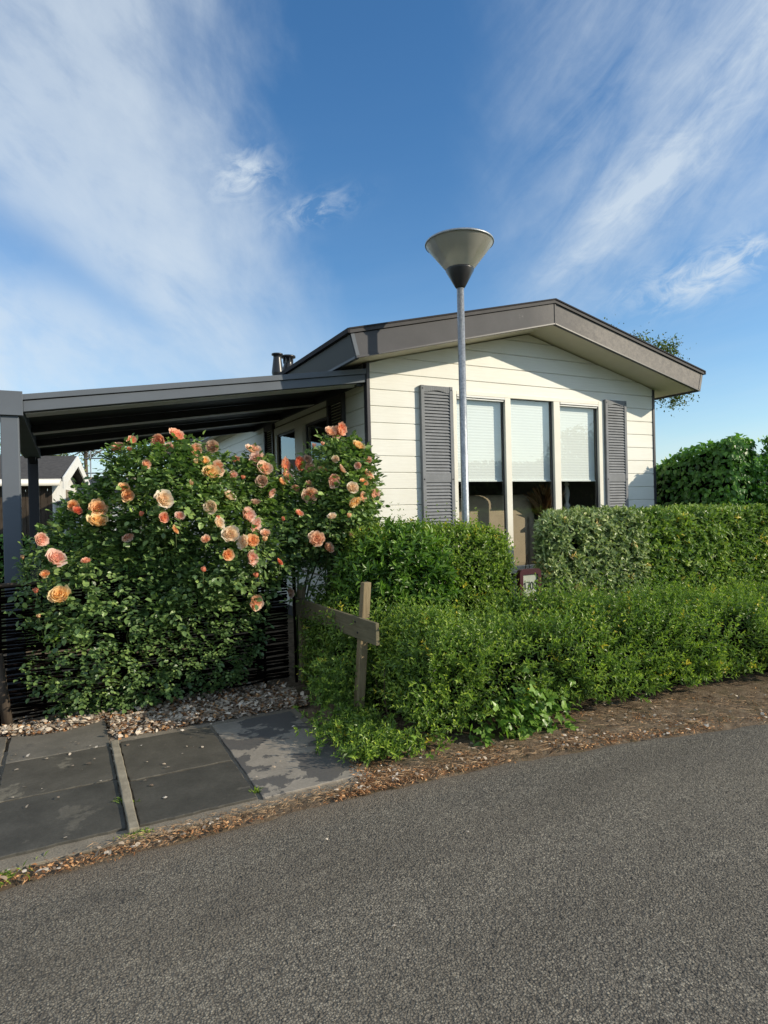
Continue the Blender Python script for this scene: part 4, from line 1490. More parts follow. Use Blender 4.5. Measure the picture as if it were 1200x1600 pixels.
BLOOMS = [(-2.151, 1.722, .037, 's'), (-2.066, 1.773, .025, 's'), (-2.083, 1.715, .02, 'r'), (-1.911, 1.765, .042, 's'), (-1.841, 1.729, .029, 'p'), (-1.782, 1.819, .047, 's'), (-2.116, 1.466, .029, 'o'), (-2.098, 1.417, .033, 'o'), (-1.877, 1.393, .05, 'c'), (-2.271, 1.343, .044, 'o'), (-2.276, 1.271, .052, 'y'), (-2.413, 1.358, .028, 'o'), (-2.386, 1.33, .024, 'r'), (-2.584, 1.157, .039, 'p'), (-2.508, 1.048, .047, 'p'), (-2.575, .952, .023, 'o'), (-2.503, .822, .058, 'y'), (-2.625, .855, .019, 'r'), (-1.88, 1.268, .029, 's'), (-1.783, 1.282, .025, 'p'), (-1.81, 1.19, .025, 'o'), (-2.105, 1.148, .029, 'p'), (-2.69, 1.059, .015, 'o'), (-2.615, .701, .015, 'o'), (-1.665, 1.716, .039, 'a'), (-1.671, 1.643, .021, 'y'), (-1.608, 1.648, .026, 'y'), (-1.563, 1.739, .035, 'f'), (-1.572, 1.575, .048, 'y'), (-1.524, 1.588, .057, 'a'), (-1.446, 1.413, .04, 'c'), (-1.586, 1.333, .039, 'c'), (-1.425, 1.554, .026, 'p'), (-1.355, 1.536, .018, 'r'), (-1.277, 1.737, .049, 'a'), (-1.257, 1.666, .045, 'p'), (-1.199, 1.604, .045, 'a'), (-1.533, 1.262, .017, 'r'), (-1.521, 1.227, .035, 'c'), (-1.321, 1.278, .049, 'p'), (-1.269, 1.192, .058, 'p'), (-1.453, 1.146, .048, 'c'), (-1.299, 1.095, .04, 'o'), (-1.371, 1.085, .04, 'c'), (-1.206, 1.145, .027, 'a'), (-1.212, 1.104, .023, 'o'), (-1.47, 1.002, .035, 'o'), (-1.297, .97, .045, 'p'), (-1.639, .916, .021, 'r'), (-1.282, .852, .022, 'r'), (-1.039, 1.624, .05, 's'), (-.937, 1.634, .046, 'r'), (-1.031, 1.546, .037, 'a'), (-1.07, 1.505, .027, 'o'), (-.85, 1.597, .037, 'a'), (-.755, 1.598, .038, 'y'), (-.873, 1.667, .028, 'f'), (-.675, 1.508, .052, 'p'), (-.865, 1.402, .051, 'a'), (-.868, 1.481, .028, 'f'), (-.823, 1.087, .052, 'a'), (-.724, 1.016, .038, 'a'), (-1.104, .935, .023, 'r'), (-1.283, .655, .054, 'a'), (-.598, 1.896, .053, 's'), (-.645, 1.87, .038, 'a'), (-.691, 1.878, .038, 'a'), (-.825, 1.771, .019, 's'), (-.76, 1.786, .019, 's'), (-.464, 1.785, .039, 'y'), (-.661, 1.67, .024, 'c'), (-.392, 1.669, .029, 'p'), (-.378, 1.557, .039, 'a'), (-.429, 1.498, .029, 'o'), (-.526, 1.46, .039, 'c'), (-.333, 1.4, .044, 'p'), (-.437, 1.386, .034, 'a'), (-.508, 1.344, .043, 'y'), (-.535, 1.099, .029, 'a'), (-.401, 1.112, .029, 'a'), (-.376, 1.038, .024, 'c'), (-.329, 1.139, .025, 'a'), (-1.224, 1.509, .036, 'f'), (-1.273, 1.366, .027, 'f'), (-1.072, 1.24, .018, 'r'), (-1.029, .706, .028, 'f'), (-1.70, 1.50, .022, 'o'), (-1.98, 1.62, .026, 'a'), (-1.15, 1.42, .030, 'p'), (-.98, 1.45, .026, 'a'), (-.60, 1.60, .030, 'a'), (-.48, 1.62, .024, 'p'), (-.70, 1.25, .028, 'c'), (-.95, 1.28, .026, 's'), (-1.62, 1.12, .026, 'a'), (-2.02, 1.30, .020, 'r'), (-1.40, 1.66, .028, 's'), (-.56, 1.25, .022, 'o'), (-2.35, 1.02, .024, 's')]


def in_poly(x, y, poly):
    ins = np.zeros(len(x), bool)
    n = len(poly); j = n - 1
    for i in range(n):
        xi, yi = poly[i]; xj, yj = poly[j]
        c = ((yi > y) != (yj > y)) & (x < (xj - xi) * (y - yi) / (yj - yi + 1e-12) + xi)
        ins ^= c; j = i
    return ins


def dist_poly(x, y, poly):
    d = np.full(len(x), 9.0); n = len(poly)
    for i in range(n):
        ax, ay = poly[i]; bx, by = poly[(i + 1) % n]
        vx, vy = bx - ax, by - ay
        t = np.clip(((x - ax) * vx + (y - ay) * vy) / (vx * vx + vy * vy), 0, 1)
        d = np.minimum(d, np.hypot(x - ax - t * vx, y - ay - t * vy))
    return d


WC = -.42   # centre depth of the bush


def bush_t(x, z):
    d = dist_poly(x, z, OUT)
    t = .05 + .40 * np.sqrt(np.clip(d / .45, 0, 1))
    t *= 1 + .18 * np.sin(x * 5.1 + z * 3) + .12 * np.sin(z * 9 - x * 4)
    return t


def make_bloom(mat, seed, bud=False):
    """petals: cupped shells in whorls around +z, lips rolling outwards; unit radius"""
    r = random.Random(seed)
    V = []; F = []; T = []
    whorls = [(6, 1.0, 98), (6, .86, 104), (5, .70, 112), (5, .54, 120), (4, .38, 130), (3, .22, 140)] if not bud else [(4, .52, 128), (3, .36, 140)]
    for wi, (cnt, R_, pm) in enumerate(whorls):
        for k in range(cnt):
            a0 = 2 * math.pi * (k + .5 * (wi % 2)) / cnt + r.uniform(-.25, .25)
            half = math.pi / cnt * r.uniform(1.05, 1.35)
            Rk = R_ * r.uniform(.90, 1.08)
            ph = math.radians(pm + r.uniform(-12, 10))
            sq = 1.0 if not bud else 1.9
            base = len(V); nu, nv = 6, 6
            wob = r.uniform(0, 6); rs = r.uniform(.14, .42)
            for i in range(nu):
                s = i / (nu - 1)
                for j in range(nv):
                    t = (j / (nv - 1) - .5) * 2
                    lip = 1 - .24 * t ** 4 - .06 * abs(t) + .05 * math.sin(7 * t + wob)
                    f = .35 + (ph - .35) * s * lip
                    rr_ = Rk * math.sin(f) + rs * s ** 4 * Rk + .06 * math.sin(5 * t + wob) * s * s
                    z = -Rk * math.cos(f) * .8 * sq + .09 * math.sin(4.5 * t + wob * 2) * s * s
                    a = a0 + half * t * (.55 + .45 * s)
                    V.append((rr_ * math.cos(a), rr_ * math.sin(a), z))
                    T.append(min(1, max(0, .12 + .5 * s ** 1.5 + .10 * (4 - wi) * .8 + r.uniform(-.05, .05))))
            for i in range(nu - 1):
                for j in range(nv - 1):
                    q = base + i * nv + j
                    F.append((q, q + 1, q + nv + 1, q + nv))
    me = bpy.data.meshes.new('bloom')
    me.from_pydata(V, [], F)
    me.polygons.foreach_set('use_smooth', [True] * len(F))
    at = me.attributes.new('tint', 'FLOAT', 'POINT'); at.data.foreach_set('value', np.array(T, np.float32))
    me.materials.append(M[mat]); me.update()
    return me


def build_rose():
    base = (-1.6, WC, 0)
    T = root('rose_bush', base, 'large shrub rose covered in apricot, orange and pink blooms in front of the carport', 'rose bush')
    r = np.random.default_rng(101)
    # candidate leaf cluster positions
    N0 = 60000
    x = r.uniform(-2.75, -.2, N0); z = r.uniform(0, 1.86, N0)
    ok = in_poly(x, z, OUT); x, z = x[ok], z[ok]
    t = bush_t(x, z)
    side = r.uniform(0, 1, len(x))
    dep = np.where(side < .62, r.uniform(.62, 1.04, len(x)), np.where(side < .86, r.uniform(-.2, .62, len(x)), -r.uniform(.3, .7, len(x))))
    w = WC - t * dep
    P = np.stack([x, w, z], 1)
    clump = lump(P, 9, 7) + .7 * lump(P, 20, 8)
    dens = np.clip(.38 + 1.25 * clump - .12 * (z[:, None][:, 0] > 1.45), .02, 1)
    # the middle right is thinner, one sees through to dark
    dens *= np.where((x > -1.25) & (z < .85), .55, 1)
    keep = r.uniform(0, 1, len(x)) < dens * .62
    P = P[keep]; x, z = P[:, 0], P[:, 2]
    n = len(P)
    front = (WC - P[:, 1])
    out = np.stack([r.normal(0, .45, n), -np.sign(front + .02) * np.abs(r.normal(.7, .3, n)), r.normal(.15, .45, n)], 1)
    D = unit(out)
    # compound leaf: five leaflets on a short rachis
    ref = unit(np.cross(D, np.array([0, 0, 1.]) + r.normal(0, .25, (n, 3))))
    UPN = unit(np.cross(ref, D)); UPN *= np.sign(UPN[:, 2:3] + 1e-6)
    UPN = unit(UPN + np.array([.35, -.35, .25]) + r.normal(0, .25, (n, 3)))
    Ps, As, Ns, Ls, Ts = [], [], [], [], []
    size = r.uniform(.024, .047, n) * np.where(z < .55, .80, 1.0)
    tb = r.uniform(0, 1, n)
    for k, (pos, lat, ang, sc) in enumerate(((2.4, 0, 0, 1.15), (1.45, 1, .95, 1.0), (1.45, -1, .95, 1.0), (.45, 1, 1.05, .8), (.45, -1, 1.05, .8))):
        p = P + D * (pos * size)[:, None] + ref * (lat * .10 * size)[:, None]
        A = D * math.cos(ang) + ref * (lat * math.sin(ang)) + r.normal(0, .14, (n, 3))
        Ps.append(p); As.append(A); Ns.append(UPN + r.normal(0, .22, (n, 3))); Ls.append(size * sc * r.uniform(.85, 1.15, n))
        Ts.append(np.clip(.12 + .55 * tb + r.normal(0, .1, n) + .12 * (z > 1.2), 0, 1))
    c = np.concatenate
    L = c(Ls)
    leaves('foliage', c(Ps), c(As), c(Ns), L, L * .82, T_OVATE, c(Ts), 'leaf_rose', T)
    # canes
    st = MB(); rr = random.Random(12)
    roots = [(-2.1, -.42), (-1.75, -.35), (-1.5, -.45), (-1.15, -.30), (-.85, -.30), (-.55, -.25)]
    tips = []
    for i in range(90):
        for _ in range(60):
            tx, tz = rr.uniform(-2.7, -.25), rr.uniform(.25, 1.84)
            if in_poly(np.array([tx]), np.array([tz]), OUT)[0]: break
        b = min(roots, key=lambda q: abs(q[0] - tx) + rr.uniform(0, .5))
        tt = float(bush_t(np.array([tx]), np.array([tz]))[0])
        tw = WC - tt * rr.uniform(-.3, .95)
        pts = []
        for k in range(7):
            s = k / 6
            pts.append((b[0] + (tx - b[0]) * (s ** 1.4) + rr.uniform(-.01, .01), b[1] + (tw - b[1]) * s ** 1.6, .0 + tz * (s ** .8) + .06 * math.sin(math.pi * s)))
        st.tube(pts, [.010 * (1 - .75 * k / 6) for k in range(7)], 5)
    # bloom stalks
    bw = []
    for (bx, bz, br, col) in BLOOMS:
        tt = float(bush_t(np.array([bx]), np.array([bz]))[0])
        inside = in_poly(np.array([bx]), np.array([bz]), OUT)[0]
        y = WC - (tt * 1.10 + .06 if inside else .09)
        # keep the line of sight of the measured plane w=-.75
        q = l2w(bx, -.75, bz) - np.array([0, 0, CAM_H])
        s = 1.0
        for _ in range(12):
            p = q * s; pw = (p + np.array([0, 0, CAM_H]) - CO)
            s *= 1 + ((y - .03) - pw @ DN) * DN.dot(DN) / (q @ DN)
        p = q * s + np.array([0, 0, CAM_H]) - CO
        u_, w_, z_ = p @ DU, p @ DN, p[2]
        bw.append((u_, w_, z_, min(br * s, .047), col))
        st.tube([(u_ + .02, w_ + .16, z_ - .17), (u_ + .008, w_ + .06, z_ - .07), (u_, w_ + .012, z_ - .01)], [.0035, .003, .0022], 5)
    st.build('canes', 'cane', T)
    names = {'a': 'rose_apricot', 'o': 'rose_orange', 'y': 'rose_yellow', 'p': 'rose_pink', 's': 'rose_salmon', 'c': 'rose_cream', 'r': 'rose_red', 'f': 'rose_faded'}
    lib = {}
    for k, m in names.items():
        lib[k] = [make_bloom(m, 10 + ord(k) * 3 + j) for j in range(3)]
        lib[k + 'b'] = [make_bloom(m, 50 + ord(k) + j, True) for j in range(2)]
    cs = []
    sunl = np.array([SUN @ DU, SUN @ DN, SUN[2]])
    for i, (u_, w_, z_, br, col) in enumerate(bw):
        bud = br < .022
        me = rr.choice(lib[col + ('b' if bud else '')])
        o = bpy.data.objects.new('rose_bloom', me)
        COL.objects.link(o); o.parent = T
        o.location = (u_ - base[0], w_ - base[1], z_ - base[2])
        ax = Vector((rr.gauss(.15, .42), -1 + rr.uniform(-.1, .5), rr.gauss(.35, .45))) if not bud else Vector((rr.gauss(0, .3), -.3, 1))
        q = ax.to_track_quat('Z', 'Y')
        o.rotation_mode = 'QUATERNION'
        from mathutils import Quaternion
        o.rotation_quaternion = q @ Quaternion((0, 0, 1), rr.uniform(0, 6.28))
        k = br * (1.0 if not bud else 1.3) * .99
        o.scale = (k, k, k * rr.uniform(.85, 1.05))
        BASE[o] = BASE[T]
        # sprays of leaves just below each bloom
        cs.append((u_, w_, z_))
    C_ = np.array(cs); m = len(C_)
    PP = np.repeat(C_, 9, 0) + r.normal(0, 1, (m * 9, 3)) * np.array([.045, .03, .03]) + np.array([0, .07, -.07])
    k = len(PP)
    A = np.stack([r.normal(0, .8, k), r.normal(-.5, .4, k), r.normal(.1, .5, k)], 1)
    Nn = np.stack([r.normal(.3, .4, k), r.normal(-.5, .4, k), r.normal(.8, .3, k)], 1)
    L = r.uniform(.028, .045, k)
    leaves('foliage', PP, A, Nn, L, L * .75, T_OVATE, r.uniform(.2, .9, k), 'leaf_rose', T)
    # yellowing leaves low at the left
    k = 60
    PP = np.stack([r.normal(-2.5, .05, k), r.normal(-.72, .03, k), r.normal(.56, .025, k)], 1)
    A = np.stack([r.normal(0, .8, k), r.normal(-.5, .4, k), r.normal(.1, .4, k)], 1)
    Nn = np.stack([r.normal(.3, .4, k), r.normal(-.5, .4, k), r.normal(.8, .3, k)], 1)
    L = r.uniform(.02, .032, k)
    leaves('foliage', PP, A, Nn, L, L * .75, T_OVATE, np.ones(k), 'leaf_laurel', T)


build_rose()


# ------------------------------------------------------------------ background
def tree(name, pos, h, rad, label, seed, n=6000, mat='leaf_tree', leaf=.10, holes=.35, cz=None):
    T = root(name, pos, label, 'tree', rot=0, world=True)
    T.location = pos
    r = np.random.default_rng(seed); rr = random.Random(seed)
    cz = cz or h - rad
    tr = MB()
    tr.tube([(0, 0, 0), (.03, .02, cz * .5), (-.02, .03, cz), (0, 0, h - .4 * rad)], [.16, .12, .09, .03], 10)
    tr.build('trunk', 'bark', T)
    lb = MB(); ends = []
    for i in range(26):
        a = rr.uniform(0, 6.28); e = rr.uniform(-.45, 1.2); q = rr.uniform(.65, 1.0) * rad
        st = (0, 0, cz - rr.uniform(-.3, .6) * rad * .6)
        en = (q * math.cos(a) * math.cos(e), q * math.sin(a) * math.cos(e), cz + q * math.sin(e))
        mid = tuple((s + t) / 2 + rr.uniform(-.1, .1) for s, t in zip(st, en))
        lb.tube([st, mid, en], [.05, .028, .008], 6)
        ends.append(en); ends.append(mid)
    lb.build('branches', 'bark', T)
    E_ = np.array(ends)
    c = E_[r.integers(0, len(E_), n)]
    P = c + r.normal(0, 1, (n, 3)) * rad * np.array([.16, .16, .11])
    keep = lump(P, 2.2 / rad * 2, seed + 1) > -holes
    P = P[keep]; k = len(P)
    A = unit(r.normal(0, 1, (k, 3))); N = r.normal(0, .6, (k, 3)) + np.array([0, 0, 1])
    L = leaf * r.uniform(.6, 1.2, k)
    leaves('crown', P, A, N, L, L * .6, T_SMALL, r.uniform(0, 1, k), mat, T)
    return T


def build_background():
    tree('tree', (8.4, 22, 0), 7.4, 1.85, 'green tree rising behind the right end of the chalet roof', 201, 60000, leaf=.10, cz=5.6, holes=.30)
    tree('tree', (-13.2, 24, 0), 4.9, 1.5, 'small green tree behind the dark shed at the left edge', 203, 4000, leaf=.13)
    tree('tree', (-17.2, 36, 0), 6.6, 1.6, 'thin bare-branched tree beyond the scaffold rails', 205, 500, leaf=.10, cz=5.0)
    # timber shed beyond the carport
    ang = math.radians(18)
    S = root('garden_shed', (-6.40, 12.0, 0), 'dark timber shed with black felt roof, white gutter and white bargeboards', 'shed', rot=ang, world=True)
    Ld = -5.2; D = 3.2; ez = 1.98; rz = 2.52
    mb = MB()
    x = Ld
    rr = random.Random(2)
    while x < -.02:
        mb.box((x, rr.uniform(-.012, 0), .0), (min(x + .118, 0), .02, ez - .06)); x += .125
    mb.build('wall', 'wood_dark', S, bevel=.003)
    mb = MB(); mb.prism([(0.02, 0), (D, 0), (D, ez - .05), (D / 2, rz - .08), (0.02, ez - .05)], 0, -.04, 0)
    mb.box((Ld, D - .04, 0), (-.041, D, ez - .1)); mb.box((Ld, .021, 0), (Ld + .04, D - .041, ez - .1))
    mb.build('wall', 'white_board', S)
    mb = MB()
    mb.prism([(-.16, ez - .03), (D / 2, rz + .02), (D / 2, rz + .07), (-.18, ez + .03)], 0, Ld - .1, .22)
    mb.prism([(D + .16, ez - .03), (D / 2, rz + .02), (D / 2, rz + .07), (D + .18, ez + .03)], 0, Ld - .1, .22)
    mb.build('roof', 'felt', S)
    mb = MB()
    mb.prism([(-.20, ez - .17), (D / 2, rz - .16), (D / 2, rz + .07), (-.20, ez + .05)], 0, .221, .25)
    mb.build('bargeboard', 'white_board', S, bevel=.003)
    mb = MB()
    mb.prism([(D + .20, ez - .17), (D / 2, rz - .16), (D / 2, rz + .07), (D + .20, ez + .05)], 0, .221, .25)
    mb.build('bargeboard', 'white_board', S, bevel=.003)
    mb = MB(); mb.tube([(Ld - .1, -.22, ez - .06), (.18, -.22, ez - .06)], .055, 12); mb.box((Ld - .1, -.19, ez - .03), (.2, -.17, ez + .02))
    mb.build('gutter', 'white_board', S)
    mb = MB(); mb.box((.001, 1.5, 0), (.03, 2.3, 1.85)); mb.build('door', 'room_dark', S, bevel=.004)
    mb = MB(); mb.box((.02, .35, 1.5), (.12, .6, 1.58)); mb.build('lamp', 'black_metal', S)

    # dark pavilion roof and white trellis between shed and rose bush
    P = root('garden_pavilion', (-10.2, 22, 0), 'dark canopy roofed garden pavilion beyond the shed', 'pavilion', rot=.1, world=True)
    mb = MB()
    mb.add([(-1.6, -1.2, 2.0), (2.6, -1.2, 2.0), (2.6, 1.6, 2.0), (-1.6, 1.6, 2.0), (.5, .2, 2.75)], [(0, 1, 4), (1, 2, 4), (2, 3, 4), (3, 0, 4), (3, 2, 1, 0)])
    mb.box((-1.6, -1.2, 1.86), (2.6, -1.17, 1.999))
    mb.build('canopy', 'black_metal', P)
    for x, y in ((-1.5, -1.1), (2.5, -1.1), (-1.5, 1.5), (2.5, 1.5)):
        mb = MB(); mb.box((x - .04, y - .04, 0), (x + .04, y + .04, 1.858)); mb.build('post', 'black_metal', P)
    Fn = root('trellis', (-10.6, 21.0, 0), 'white garden trellis below the dark pavilion roof', 'trellis', rot=.1, world=True)
    mb = MB()
    for k in range(17): mb.box((-1.6 + k * .25, 0, 0), (-1.6 + k * .25 + .13, .02, 1.75))
    mb.build('pales', 'white_board', Fn)
    mb = MB(); mb.box((-1.6, .021, .4), (2.55, .05, .5)); mb.box((-1.6, .021, 1.4), (2.55, .05, 1.5)); mb.build('rail', 'white_board', Fn)
    # beige tiled roof of a chalet further off
    B = root('distant_chalet', (-12.5, 30, 0), 'low chalet with beige tiled roof far behind the shed', 'chalet', rot=.1, world=True)
    mb = MB(); mb.box((-3, 0, 0), (5.5, 5, 2.3)); mb.build('wall', 'white_board', B)
    mb = MB(); mb.prism([(-.3, 2.25), (2.5, 3.15), (5.3, 2.25), (5.3, 2.33), (2.5, 3.25), (-.3, 2.33)], 0, -3.3, 5.8); mb.build('roof', 'beige_roof', B)
    # rails on posts seen against the sky
    G = root('scaffold_rail', (-14.0, 34, 0), 'thin scaffold rails standing against the sky beyond the roofs', 'scaffold', rot=.1, world=True)
    mb = MB()
    for z in (4.35, 3.55, 3.2): mb.tube([(-2.2, 0, z), (4.5, 0, z)], .035, 6)
    for x in (-1.9, 1.4, 4.2): mb.tube([(x, 0, 0), (x, 0, 4.9)], .04, 6)
    mb.build('rail', 'galvanised', G)
    # dark hedge low behind, closing the view under the carport
    ivy_block('hedge', (-3.4, 9, 0), (-6.2, .0, 8.4, 9.2, 0, .95), 5000, 91, 'dark low hedge behind the carport, seen between rose bush and shed', 'hedge', 0, .09)
    # grey-blue plant beside the rear post
    T = root('shrub', (-2.55, 1.0, 0), 'wispy grey-green lavender shrub behind the wicker screen', 'shrub')
    r = np.random.default_rng(93); n = 900
    P_ = np.stack([r.normal(-2.6, .12, n), r.normal(.9, .15, n), np.zeros(n) + .25], 1)
    D = np.stack([r.normal(0, .22, n), r.normal(0, .2, n), np.ones(n)], 1)
    a = shoots(P_, D, r.uniform(.35, .75, n), 6, np.full(n, .03), np.full(n, .005), .7, .2, .6, 94)
    leaves('foliage', *a[:5], T_SMALL, a[5] * .5, 'leaf_silver', T)
    # neighbour chalet at the right edge
    N_ = root('neighbour_chalet', (9.0, 13.5, 0), 'blue-grey clad neighbouring chalet glimpsed at the right edge', 'chalet', rot=0, world=True)
    mb = MB()
    for k in range(13): mb.box((0, -.012, .2 + k * .15), (3.6, 0, .2 + k * .15 + .14))
    mb.box((0, 0, 0), (3.6, 2.5, 2.2)); mb.build('wall', 'blue_grey', N_)
    mb = MB(); mb.prism([(-.1, 2.15), (1.8, 2.55), (3.9, 2.15), (3.9, 2.25), (1.8, 2.66), (-.1, 2.25)], 1, -.2, 2.8); mb.build('roof', 'roof_dark', N_)
    # across the road: what the windows reflect
    O_ = root('hedge', (18, -.8, 0), 'tall dark hedge across the road, seen only as a reflection in the windows', 'hedge', rot=-.39, world=True)
    mb = rounded_core(-.8, .8, -9, 7, 0, 2.75, 97, .12); mb.build('inner_branches', 'core', O_)
    P, N = box_surface(9000, -.8, .8, -9, 7, 0, 2.8, seed=98, round_=.3, weights={'r': .2, 'l': 2.5})
    P = hedge_lump(P, N, .14, 2.0, 99); r = np.random.default_rng(99)
    L = r.uniform(.12, .24, len(P))
    leaves('foliage', P, N + r.normal(0, .6, P.shape), N + np.array([0, 0, .6]) + r.normal(0, .4, P.shape), L, L * .6, T_SMALL, r.uniform(0, 1, len(P)), 'leaf_tree', O_)
    tree('tree', (22, .5, 0), 4.6, 1.6, 'round tree across the road, reflected in the right hand pane', 207, 4000, leaf=.2)


build_background()


# ------------------------------------------------------------------ sky and light
def build_world():
    w = bpy.data.worlds.new('World'); SC.world = w; w.use_nodes = True
    nt = w.node_tree; nt.nodes.clear()
    sky = nd(nt, 'ShaderNodeTexSky', sky_type='NISHITA')
    sky.sun_disc = False
    sky.sun_elevation = math.asin(SUN[2])
    sky.sun_rotation = math.atan2(SUN[0], SUN[1])
    sky.air_density = 1.0; sky.dust_density = .4; sky.ozone_density = 2.2
    tc = nd(nt, 'ShaderNodeTexCoord')
    sp = nd(nt, 'ShaderNodeSeparateXYZ'); lk(nt, tc.outputs['Generated'], sp.inputs[0])
    X, Y, Z = sp.outputs
    az = mth(nt, 'ARCTAN2', X, Y)
    el = mth(nt, 'ARCSINE', Z)
    # cirrus coordinates: streaks fan out from a point low on the left
    def cvec(rot, sx, sy):
        cb = nd(nt, 'ShaderNodeCombineXYZ'); lk(nt, az, cb.inputs[0]); lk(nt, el, cb.inputs[1])
        mp = nd(nt, 'ShaderNodeMapping'); mp.inputs['Rotation'].default_value = (0, 0, rot); mp.inputs['Scale'].default_value = (sx, sy, 1)
        mp.vector_type = 'TEXTURE' if False else 'POINT'
        # rotate first, then stretch
        m2 = nd(nt, 'ShaderNodeMapping'); m2.inputs['Scale'].default_value = (sx, sy, 1)
        mp.inputs['Scale'].default_value = (1, 1, 1)
        lk(nt, cb.outputs[0], mp.inputs[0]); lk(nt, mp.outputs[0], m2.inputs[0])
        return m2.outputs[0]

    def blob(a0, e0, ra, re, rot=0.0):
        """soft elliptical region in azimuth/elevation"""
        da = mth(nt, 'SUBTRACT', az, a0); de = mth(nt, 'SUBTRACT', el, e0)
        c, s = math.cos(rot), math.sin(rot)
        x = mth(nt, 'ADD', mth(nt, 'MULTIPLY', da, c / ra), mth(nt, 'MULTIPLY', de, s / ra))
        y = mth(nt, 'ADD', mth(nt, 'MULTIPLY', da, -s / re), mth(nt, 'MULTIPLY', de, c / re))
        d = mth(nt, 'ADD', mth(nt, 'MULTIPLY', x, x), mth(nt, 'MULTIPLY', y, y))
        return mth(nt, 'EXPONENT', mth(nt, 'MULTIPLY', d, -1.0))

    def add(*v):
        o = v[0]
        for q in v[1:]: o = mth(nt, 'ADD', o, q)
        return o

    def mul(a, b): return mth(nt, 'MULTIPLY', a, b)
    nl = noise(nt, cvec(math.radians(50), 1.7, 2.4), 2.4, 9, .58, .5)       # soft veil, left
    nf = noise(nt, cvec(math.radians(30), 2.2, 5.0), 4.2, 10, .62, .3)      # streaks
    nr = noise(nt, cvec(math.radians(-38), 1.6, 6.0), 2.6, 10, .62, .35)    # right-hand fan
    ns = noise(nt, cvec(math.radians(-20), 5, 9), 3.2, 8, .65, .8)
    def sstep(x, a, b):
        n = nd(nt, 'ShaderNodeMapRange', interpolation_type='SMOOTHSTEP')
        n.inputs[1].default_value = a; n.inputs[2].default_value = b
        lk(nt, x, n.inputs[0]); return n.outputs[0]
    # big veil on the left: its right-hand edge runs from high up towards the roof
    wob = mul(mth(nt, 'SUBTRACT', noise(nt, cvec(math.radians(60), 3.0, 4.0), 1.7, 8, .6, .3), .5), .30)
    edge_ = add(mul(el, -.25), -.125, mul(az, -1.0), wob)
    lm = mul(sstep(edge_, -.15, .12), sstep(el, .10, .36))
    lm = mul(lm, mth(nt, 'SUBTRACT', 1.0, mul(blob(-.55, .36, .13, .05, -.35), .75)))
    lm = mul(lm, mth(nt, 'SUBTRACT', 1.0, mul(blob(-.40, .30, .16, .025, -.55), .6)))
    dens = ramp(nt, add(mul(nl, .6), mul(nf, .4)), [(.26, (.32, .32, .32)), (.50, (.82, .82, .82)), (.68, (1, 1, 1))])
    cl = mul(lm, dens)
    cl = add(cl, mul(mul(blob(-.62, .18, .20, .09), .8), dens), mul(mul(blob(-.20, .22, .22, .07, -.2), .38), dens))
    # fine veil and a brighter diagonal band on the right
    rm = mul(sstep(add(az, mul(el, -.12), mul(wob, .8)), .02, .38), sstep(el, .22, .46))
    veil = mul(mul(rm, .78), ramp(nt, add(mul(nr, .6), mul(ns, .2), mul(nl, .2)), [(.34, (.05, .05, .05)), (.70, (1, 1, 1))]))
    band = mul(add(mul(blob(.45, .46, .30, .045, .74), .62), mul(blob(.30, .37, .16, .03, .7), .25)), ramp(nt, add(mul(nr, .6), mul(ns, .4)), [(.30, (.15, .15, .15)), (.62, (1, 1, 1))]))
    cr = add(veil, band)
    puffs = add(mul(blob(-.205, .485, .05, .03, .3), .9), mul(blob(-.10, .445, .06, .018, .25), .9), mul(blob(.47, .305, .09, .03, .15), 1.0), mul(blob(.53, .33, .03, .02), .7))
    cp = mul(puffs, ramp(nt, ns, [(.42, (0, 0, 0)), (.66, (.95, .95, .95))]))
    hz = mul(mth(nt, 'EXPONENT', mul(mth(nt, 'MAXIMUM', el, 0.0), -8.5)), ramp(nt, noise(nt, cvec(math.radians(-8), 1.2, 9), 2.5, 6, .55), [(.25, (.35, .35, .35)), (.7, (.95, .95, .95))]))
    # the rest of the sky (behind the camera, reflected in the windows)
    back = mth(nt, 'LESS_THAN', Y, .0)
    bc = mul(mul(back, ramp(nt, noise(nt, tc.outputs['Generated'], 2.4, 6, .55), [(.42, (0, 0, 0)), (.72, (1, 1, 1))])), .7)
    cov = mth(nt, 'MINIMUM', add(cl, cr, cp, mul(hz, 1.35), bc), 1.0)
    cov = mul(mth(nt, 'MAXIMUM', cov, 0.0), .76)
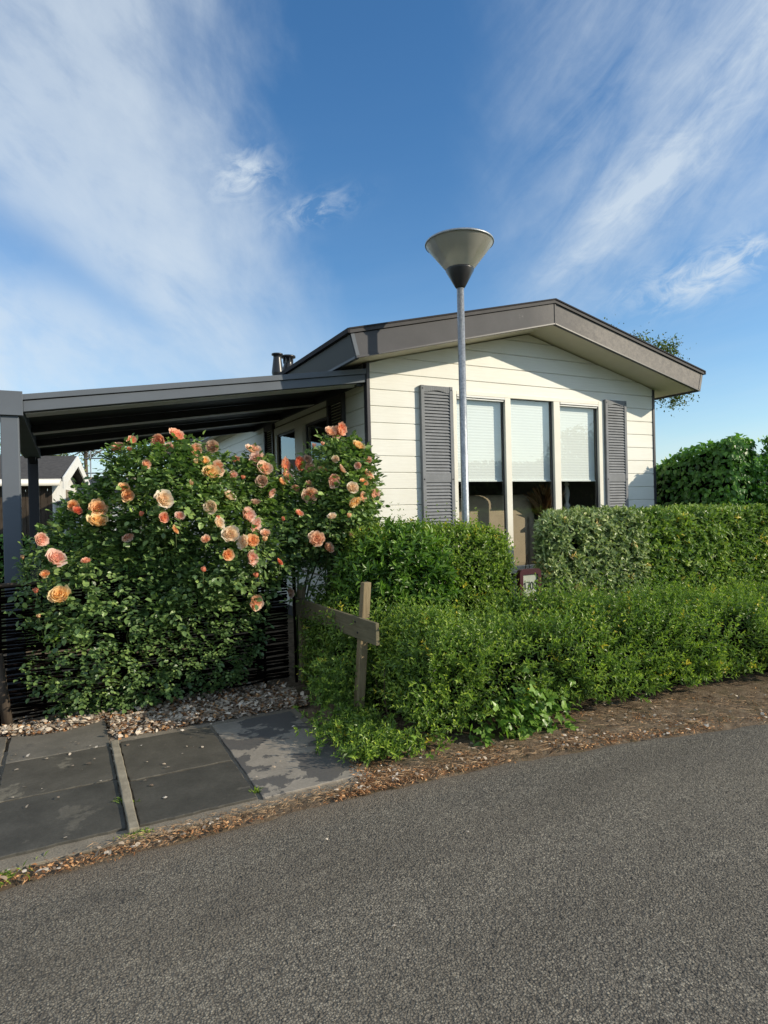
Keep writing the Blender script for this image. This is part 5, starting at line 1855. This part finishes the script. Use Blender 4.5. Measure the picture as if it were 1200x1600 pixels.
    # sky tint
    hs = nd(nt, 'ShaderNodeHueSaturation'); hs.inputs['Saturation'].default_value = 1.22; hs.inputs['Value'].default_value = 1.0
    lk(nt, sky.outputs[0], hs.inputs['Color'])
    skyc = mix(nt, 1.0, hs.outputs[0], (1.0, 1.15, 1.22), 'MULTIPLY')
    cc = mix(nt, cov, skyc, (5.0, 5.62, 6.15))
    bg = nd(nt, 'ShaderNodeBackground'); bg.inputs['Strength'].default_value = .145
    lk(nt, cc, bg.inputs[0])
    o = nd(nt, 'ShaderNodeOutputWorld'); lk(nt, bg.outputs[0], o.inputs[0])
    w.cycles.sampling_method = 'MANUAL'; w.cycles.sample_map_resolution = 1024

    ld = bpy.data.lights.new('sun', 'SUN'); ld.energy = 5.0; ld.angle = math.radians(.5); ld.color = (1.0, .89, .70)
    lo = bpy.data.objects.new('sun', ld); COL.objects.link(lo)
    lo.rotation_euler = Vector(tuple(SUN)).to_track_quat('Z', 'Y').to_euler()
    lo.location = (10, -4, 8)


build_world()

# ------------------------------------------------------------------ camera
cd = bpy.data.cameras.new('camera'); cam = bpy.data.objects.new('camera', cd); COL.objects.link(cam)
cd.sensor_fit = 'VERTICAL'; cd.sensor_height = 24.0; cd.sensor_width = 18.0
cd.lens = 24.0 * 970.68 / 1600.0
cd.clip_end = 2000; cd.clip_start = .05
pitch, roll = -.0072, .0241
fwd = Vector((0, math.cos(pitch), math.sin(pitch)))
up0 = Vector((0, -math.sin(pitch), math.cos(pitch)))
right0 = Vector((1, 0, 0))
right = right0 * math.cos(roll) - up0 * math.sin(roll)
up = right0 * math.sin(roll) + up0 * math.cos(roll)
mw = Matrix((right, up, -fwd)).transposed().to_4x4()
mw.translation = Vector((0, 0, CAM_H))
cam.matrix_world = mw
SC.camera = cam

SC.render.engine = 'CYCLES'
SC.view_settings.view_transform = 'Standard'
SC.view_settings.look = 'None'
SC.view_settings.exposure = 0
SC.view_settings.gamma = 1
SC.cycles.max_bounces = 8
SC.cycles.transparent_max_bounces = 12
SC.cycles.caustics_reflective = False
SC.cycles.caustics_refractive = False
SC.cycles.sample_clamp_indirect = 6.0
